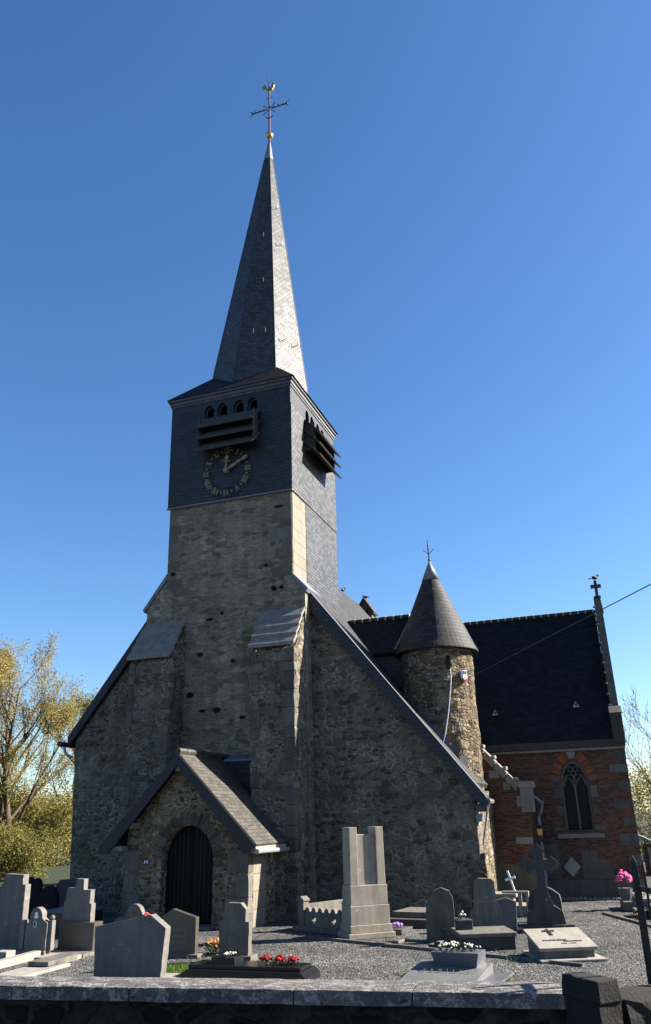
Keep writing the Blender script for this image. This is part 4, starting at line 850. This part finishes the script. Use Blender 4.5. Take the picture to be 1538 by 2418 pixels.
simple('wide slanted dark slab headstone below the church corner', -13.45, 18.6, [(-.5, 0), (-.5, .55), (-.22, .93), (.45, .96), (.45, 0)], .14, 'dark_stone', .5)
t = thing('ledger_tomb', 'dark blue grey box tomb in shade left of the stub cross headstone', 'grave', (-11.9, 16.6, 0), 0, 'ledger graves')
slab(t, 'body', 'black_granite', -.5, .5, -.4, .6, 0, .42); slab(t, 'top', 'grey_granite', -.55, .55, -.45, .65, .42, .47)
# behind the memorial, by the nave wall
t = thing('grave_kerb', 'dark stepped grave box against the nave wall beside the memorial', 'grave', (-4.6, 18.6, 0), rad(-10), 'grave surrounds')
slab(t, 'body', 'dark_stone', -.45, .6, -.4, .9, 0, .16); slab(t, 'top', 'weath_stone', -.4, .55, -.1, .85, .16, .27)
t = thing('grave_kerb', 'low stone planting bed with purple flowers right of the memorial', 'grave', (-4.75, 17.35, 0), rad(-10), 'grave surrounds')
slab(t, 'kerb', 'dark_stone', -.45, .35, -.2, .35, 0, .10)
t = thing('grave_kerb', 'open pale kerb frame on the gravel in front of the lichened headstone', 'grave', (-3.9, 15.9, 0), rad(-12), 'grave surrounds')
for a in ((-.42, .42, -.4, -.33), (-.42, .42, .33, .4), (-.42, -.35, -.325, .325), (.35, .42, -.325, .325)): slab(t, 'kerb', 'weath_stone', *a, 0, .05, .005)
# white kerbed tomb with leaning cross behind
t = thing('kerbed_tomb', 'sunlit concrete tomb with rails and a small leaning white cross', 'grave', (-2.75, 20.6, 0), 0, 'grave surrounds')
slab(t, 'body', 'tan', -.75, .45, -.3, .5, 0, .22); slab(t, 'top', 'tan', -.8, .2, -.2, .45, .38, .46); slab(t, 'support', 'tan', -.7, .1, -.1, .4, .22, .38)
for x in (.25, .42): slab(t, 'post', 'tan', x, x+.08, -.35, -.25, 0, .48)
slab(t, 'rail', 'pale_stone', -.1, .5, -.36, -.26, .482, .53)
MB().box(-.02, .02, -.02, .02, 0, .5).box(-.12, -.022, -.018, .018, .30, .35).box(.022, .12, -.018, .018, .30, .35).xf(Matrix.Translation((.18, -.1, .46)) @ Matrix.Rotation(rad(-16), 4, 'Y')).build('leaning_cross', 'white', t)
# right edge graves
t = thing('ledger_tomb', 'low grey ledger tomb at the right edge carrying black pots', 'grave', (.1, 22.0, 0), rad(6), 'ledger graves')
slab(t, 'body', 'weath_stone', -.4, 1.6, -.45, .5, 0, .2); slab(t, 'top', 'pale_stone', -.1, 1.7, -.5, .55, .2, .27)
t = thing('ledger_tomb', 'second flat tomb at the right edge, seen through the gate bars', 'grave', (.55, 20.6, 0), rad(6), 'ledger graves')
slab(t, 'body', 'dark_stone', -.35, 1.6, -.5, .4, 0, .16); slab(t, 'top', 'pale_stone', -.25, 1.7, -.55, .45, .16, .22); slab(t, 'wedge', 'mossy', -.6, -.37, -.3, .3, 0, .15)
simple('small round topped headstone glimpsed between the gate bars', .62, 22.9, [(-.17, 0), (-.17, .45)] + arc(0, .5, .15, .12, 170, 10, 8) + [(.17, .45), (.17, 0)], .1, 'weath_stone')
# flowers: leafy tuft plus blossoms
def flowers(label, loc, r, h, petal, n, seed, pot=None, nl=60, fs=.03, sq=1.):
    random.seed(seed); t = thing('flower_pot' if pot else 'flower_tuft', label, 'flowers', loc)
    if pot: MB().lathe((0, 0, 0), [(r*.6, 0), (r*.85, h*.6), (r*.9, h*.6)], 14).build('pot', pot, t)
    z0 = h*.55 if pot else 0; mb = MB()
    for _ in range(nl):
        a = random.uniform(0, 6.28); q = r*math.sqrt(random.random()); c = Vector((q*math.cos(a)*sq, q*math.sin(a), z0+random.uniform(0, h*.6)))
        d = Vector((random.gauss(0, 1), random.gauss(0, 1), random.uniform(.2, 1.2))).normalized()*random.uniform(.03, .06); w = d.cross(Vector((random.random(), random.random(), .3))).normalized()*.014
        mb.add([c, c+d*.5+w, c+d, c+d*.5-w], [(0, 1, 2, 3)])
    mb.build('foliage', 'leaf', t, fix=False); mb = MB()
    for _ in range(n):
        a = random.uniform(0, 6.28); q = r*math.sqrt(random.random()); mb.ball((q*math.cos(a)*sq, q*math.sin(a), z0+h*(.45+.5*(1-q/r)+random.uniform(-.05, .12))), fs*random.uniform(.7, 1.2), 6, (1, 1, .75))
    mb.build('blossoms', petal, t)
for k, (x, z_) in enumerate(((-5.36, 0), (-5.13, 0), (-4.92, 0))):
    flowers(('leftmost of three red flower tufts on the black granite grave', 'middle one of three red flower tufts on the black granite grave', 'rightmost of three red flower tufts on the black granite grave')[k], (x, 12.45, .19), .09, .12, 'fl_red', 22, k, nl=40, fs=.028)
flowers('white and red flowers on the raised black granite block', (-5.95, 12.46, .28), .10, .05, 'fl_white', 14, 5, nl=20, fs=.024)
flowers('bushy orange marigolds growing beside the brown headstone', (-7.16, 14.3, 0), .17, .30, 'fl_orange', 16, 6, None, nl=320, fs=.026)
flowers('red flowers beside the low curved headstone', (-9.6, 16.1, .36), .08, .12, 'fl_rose', 20, 7, nl=25, fs=.028)
flowers('white flowers filling the granite trough on the gilt lettered ledger', (-2.55, 13.09, .32), .14, .13, 'fl_white', 34, 8, nl=120, fs=.022, sq=2.3)
flowers('white flowers in the vase on the broad box tomb', (-2.98, 15.86, .42), .06, .15, 'fl_white', 8, 9, nl=20, fs=.024)
flowers('purple flowers in the low bed right of the memorial', (-4.62, 17.4, .10), .10, .10, 'fl_purple', 14, 10, nl=14, fs=.034)
flowers('bright pink flowers in a tall dark pot at the right edge', (-.18, 22.0, .2), .20, .42, 'fl_pink', 22, 11, 'grey_granite', nl=30, fs=.06)
flowers('white flowers lying on the right edge tomb', (.18, 21.9, .27), .15, .12, 'fl_white', 26, 12, nl=50, fs=.03, sq=1.6)
flowers('small green plant beside the right edge kerb', (.02, 19.9, 0), .12, .18, 'fl_orange', 3, 13, nl=60, fs=.02)
flowers('pale flowers and leaves tucked against the plain pentagon stone', (-8.25, 12.5, 0), .12, .22, 'fl_white', 8, 14, nl=70, fs=.025)
fr = thing('display_frame', 'small white edged tilted frame beside the marigolds', 'frame', (-6.98, 14.6, 0))
MB().tube([(-.16, 0, .02), (-.14, 0, .28), (.10, 0, .30), (.22, 0, .05)], .014, 6).build('rim', 'white', fr)
MB().hexa([(-.15, .01, .02), (.21, .01, .04), (.21, .03, .04), (-.15, .03, .02), (-.13, .01, .27), (.09, .01, .29), (.09, .03, .29), (-.13, .03, .27)]).build('panel', 'tan', fr)
# kerbs and edging in the gravel
ed = MB()
pts = [(-6.2, 16.5), (-4.5, 15.75), (-3.21, 15.2), (-.87, 14.13)]
for (a, b), (c, d) in zip(pts, pts[1:]):
    n_ = Vector((-(d-b), c-a, 0)).normalized()*.03
    ed.hexa([(a-n_.x, b-n_.y, -.02), (c-n_.x, d-n_.y, -.02), (c+n_.x, d+n_.y, -.02), (a+n_.x, b+n_.y, -.02), (a-n_.x, b-n_.y, .045), (c-n_.x, d-n_.y, .045), (c+n_.x, d+n_.y, .045), (a+n_.x, b+n_.y, .045)])
struct(ed.build('path_edging', 'weath_stone'))
ed = MB(); random.seed(3)
for k in range(26):
    x = -2.3+k*.115; ed.box(x, x+.095, 24.05+random.uniform(0, .05), 24.4, -.02, .035+random.uniform(0, .02))
struct(ed.build('cobble_strip', 'tan', bevel=.01))
ed = MB().hexa([(-.75, 21.0, -.02), (.3, 18.6, -.02), (.36, 18.63, -.02), (-.69, 21.03, -.02), (-.75, 21.0, .04), (.3, 18.6, .04), (.36, 18.63, .04), (-.69, 21.03, .04)])
struct(ed.build('bed_edging', 'weath_stone'))
gr = MB(); random.seed(21)
for _ in range(1500):
    a = random.uniform(0, 6.28); q = math.sqrt(random.random()); x, y = -7.15+.42*q*math.cos(a), 12.75+.5*q*math.sin(a); h = random.uniform(.03, .08); d = random.uniform(0, 6.28)
    gr.add([(x, y, 0), (x+.012*math.cos(d), y+.012*math.sin(d), 0), (x+random.uniform(-.03, .03), y+random.uniform(-.03, .03), h)], [(0, 1, 2)])
struct(gr.build('grass', 'grass', fix=False), 'stuff')

wd = MB(); rw_ = random.Random(8)
for x, y in ((-3.3, 15.6), (-2.2, 15.3), (-3.55, 16.1), (-6.8, 13.6), (-6.1, 13.65), (-7.3, 13.9), (-4.4, 12.3), (-3.3, 13.0), (-1.8, 12.9), (-5.5, 16.4), (-4.3, 16.3), (-6.7, 17.5), (-8.2, 17.5), (-7.9, 18.7), (-1.9, 14.4), (-.7, 15.3), (-1.4, 18.3), (-2.3, 18.3), (-3.2, 16.15), (-9.0, 13.9), (-4.0, 19.8), (-3.4, 20.2), (-6.3, 19.9), (-7.2, 20.3)):
    for _ in range(rw_.randint(25, 60)):
        a, q = rw_.uniform(0, 6.28), abs(rw_.gauss(0, .13)); u, v = x+q*math.cos(a)*1.8, y+q*math.sin(a); h = rw_.uniform(.02, .07); d = rw_.uniform(0, 6.28)
        wd.add([(u, v, 0), (u+.012*math.cos(d), v+.012*math.sin(d), 0), (u+rw_.uniform(-.04, .04), v+rw_.uniform(-.04, .04), h)], [(0, 1, 2)])
struct(wd.build('weeds', 'grass', fix=False), 'stuff')
lv = MB()
for _ in range(420):
    x, y = rw_.uniform(-13, .5), rw_.uniform(9, 21); a = rw_.uniform(0, 6.28); r = rw_.uniform(.014, .032); t_ = rw_.uniform(-.01, .015)
    lv.add([(x+r*math.cos(a), y+r*math.sin(a), .012), (x-r*.5*math.sin(a), y+r*.5*math.cos(a), .02+t_), (x-r*math.cos(a), y-r*math.sin(a), .012), (x+r*.5*math.sin(a), y-r*.5*math.cos(a), .016)], [(0, 1, 2, 3)])
struct(lv.build('fallen_leaves', 'autumn', fix=False), 'stuff')

# ------------------------------------------------------------------ trees
def tree(name, label, base, H, r, seed, leaf, nleaf, spread=.5, lean=(0, 0), start=.12, lsize=.09, bark='bark', upright=.5, limbs=9, group=None, sub=6):
    rnd = random.Random(seed); T = MB(); tips = []
    root = thing(name, label, 'tree', base, 0, group)
    def grow(p, d, L, rad_, lvl):
        n = 5 if lvl < 2 else 3; pts = [p.copy()]; rs = [rad_]; q = p.copy(); dd = d.copy()
        for i in range(n):
            dd = (dd + Vector((rnd.gauss(0, .11), rnd.gauss(0, .11), rnd.gauss(0, .06) + .05*upright))).normalized()
            q = q + dd*L/n; pts.append(q.copy()); rs.append(max(.006, rad_*(1-.85*(i+1)/n)))
        T.tube(pts, rs, 7 if lvl == 0 else (5 if lvl == 1 else 3), cap=False)
        if lvl >= 3: tips.append((pts[0], pts[-1])); return
        m_ = (limbs, sub, 4)[lvl]
        for j in range(m_):
            t = start + (1-start)*(j+rnd.random())/m_ if lvl == 0 else rnd.uniform(.25, 1)
            k = min(int(t*n), n-1); o = pts[k].lerp(pts[k+1], t*n-k)
            ax_ = rnd.uniform(0, 6.28); side = Vector((math.cos(ax_), math.sin(ax_), 0))
            dr = (dd*(.75 if lvl else .45) + side*spread*(1.2 if lvl == 0 else .9) + Vector((0, 0, upright*.6))).normalized()
            ll_ = L*((.62*(1-t*.62)) if lvl == 0 else rnd.uniform(.4, .6))
            grow(o, dr, ll_, max(.008, rs[k]*.55), lvl+1)
    grow(Vector((0, 0, -.1)), Vector((lean[0], lean[1], 1)).normalized(), H, r, 0)
    T.build('trunk', bark, root, smooth=True, fix=False)
    if nleaf:
        Lf = MB()
        for _ in range(nleaf):
            a, b = rnd.choice(tips); c = a.lerp(b, rnd.uniform(.1, 1.15)) + Vector((rnd.gauss(0, .16), rnd.gauss(0, .16), rnd.gauss(-.12, .22)))
            d = Vector((rnd.gauss(0, 1), rnd.gauss(0, 1), rnd.gauss(-.5, .8))).normalized()*lsize*rnd.uniform(.5, 1.1); w = d.cross(Vector((rnd.gauss(0, 1), rnd.gauss(0, 1), rnd.gauss(0, 1)))).normalized()*lsize*.22
            Lf.add([c, c+d*.5+w, c+d, c+d*.5-w], [(0, 1, 2, 3)])
        Lf.build('crown', leaf, root, fix=False)
    return root
AG = 'autumn trees left of the church'
tree('willow_tree', 'tall golden leaved tree with forked pale trunk beside the church corner', (-34.2, 41.5, -.3), 11.4, .26, 11, 'autumn', 17000, .4, (.01, .02), .10, .135, limbs=15, group=AG)
tree('willow_tree', 'tall golden tree cut by the left edge of the photograph', (-36.2, 42.5, -.3), 11.0, .24, 23, 'autumn', 17000, .42, (.0, 0), .10, .135, limbs=15, group=AG)
tree('willow_tree', 'slim half bare tree leaning between the two golden trees', (-34.4, 40.0, -.3), 7.6, .15, 37, 'willow', 14000, .55, (-.12, 0), .12, .14, limbs=10, group=AG)
tree('willow_tree', 'yellow green tree further back behind the golden trees', (-40.5, 56.0, -.3), 10.5, .24, 41, 'willow', 16000, .6, (0, 0), .1, .2, limbs=12, group=AG)
def bush(label, base, rx, ry, h, seed, leaf, n, ls=.16, group='bushes beyond the churchyard'):
    rnd = random.Random(seed); t = thing('bush', label, 'bush', base, 0, group); L = MB(); T = MB()
    cl = [(rnd.uniform(-rx, rx), rnd.uniform(-ry, ry), rnd.uniform(.15, .95)) for _ in range(30)]
    for x, y, q in cl[:12]: T.tube([(x*.2, y*.2, 0), (x*.6, y*.6, h*q*.5), (x, y, h*q)], [.05, .03, .012], 4)
    for _ in range(n):
        x, y, q = rnd.choice(cl); s_ = 1-.45*q
        c = Vector((x*s_+rnd.gauss(0, rx*.16), y*s_+rnd.gauss(0, ry*.16), max(.02, h*q+rnd.gauss(0, h*.11))))
        d = Vector((rnd.gauss(0, 1), rnd.gauss(0, 1), rnd.gauss(0, .8))).normalized()*ls*rnd.uniform(.5, 1.2); w = d.cross(Vector((rnd.gauss(0, 1), rnd.gauss(0, 1), rnd.gauss(0, 1)))).normalized()*ls*.3
        L.add([c, c+d*.5+w, c+d, c+d*.5-w], [(0, 1, 2, 3)])
    T.build('stem', 'bark', t, fix=False); L.build('crown', leaf, t, fix=False)
bush('dense yellow green bush below the golden trees, nearest the church corner', (-32.4, 43.5, -.5), 2.0, 1.6, 4.4, 5, 'willow', 11000, .14)
bush('dense yellow green bush below the golden trees at the photograph edge', (-36.0, 44.5, -.5), 2.4, 1.6, 4.8, 6, 'willow', 12000, .14)
bush('dull green bush far behind the golden trees', (-40.0, 52.0, -.5), 3.5, 2, 5.0, 8, 'bushleaf', 7000, .2)
bush('mixed green and yellow bush right of the transept corner', (1.6, 43.0, -1.0), 1.6, 1.5, 4.9, 9, 'bushwarm', 12000, .11)
bush('yellow autumn bush far beyond the transept corner', (2.6, 58.0, -1.0), 2.4, 2.0, 5.4, 10, 'autumn', 7000, .18)
BG = 'bare trees beyond the transept'
tree('bare_tree', 'slender leafless tree nearest the transept corner', (1.6, 46.0, -.6), 7.0, .11, 51, 'autumn', 500, .5, (-.02, 0), .3, .12, 'bark_grey', limbs=13, group=BG)
tree('bare_tree', 'leafless tree cut by the right edge of the photograph', (2.35, 47.5, -.6), 7.6, .13, 57, 'autumn', 500, .5, (.03, 0), .25, .12, 'bark_grey', limbs=14, group=BG)
for lb, bs, rx, h, sd_ in (('low olive bush behind the dark headstones, nearest the church wall', (-25.6, 32.0, -.05), 1.4, 2.0, 71), ('low olive bush behind the dark headstones, middle of three', (-28.2, 34.0, -.05), 1.8, 2.3, 72), ('low olive bush behind the tall grey headstone at the left edge', (-30.6, 33.0, -.05), 1.8, 2.2, 73)):
    bush(lb, bs, rx, 1.0, h, sd_, 'bushwarm', 7000, .10, 'low bushes left of the church')
lw = MB().add([(-300, 28, .004), (-15.4, 28, .004), (-15.4, 36, .004), (-4, 44, .004), (300, 44, .004), (300, 400, .004), (-300, 400, .004)], [(0, 1, 2, 3, 4, 5, 6)])
struct(lw.build('lawn', plain('rough_grass', (.035, .042, .016), .95, .4, 2, .6, bd=.05), fix=False))
# small brick chapel tomb behind the transept corner
t = thing('tomb_chapel', 'small brick tomb chapel with pale slate roof past the transept corner', 'chapel', (1.0, 33.0, 0))
w_ = MB().box(-.45, .9, 0, 1.4, -.1, .95); w_.build('wall', 'brick', t)
MB().prism([(-.62, 1.36), (-.62, 1.28), (.0, .98), (.45, .84), (.95, .86), (1.0, .92), (.45, .92), (0, 1.06)], 'y', -.12, 1.5).build('roof', 'lead', t)
MB().prism([(.05, 0), (.35, 0), (.35, .5)] + arc(.2, .5, .15, .16, 0, 180, 8) + [(.05, .5)], 'y', -.012, .05).build('arch_shade', 'void', t)  # dark plate on the wall face, painted as an arch's inner shade
MB().box(-.30, -.2, -.02, .05, 0, .9).box(.5, .6, -.02, .05, 0, .85).build('pilaster', 'pale_stone', t)
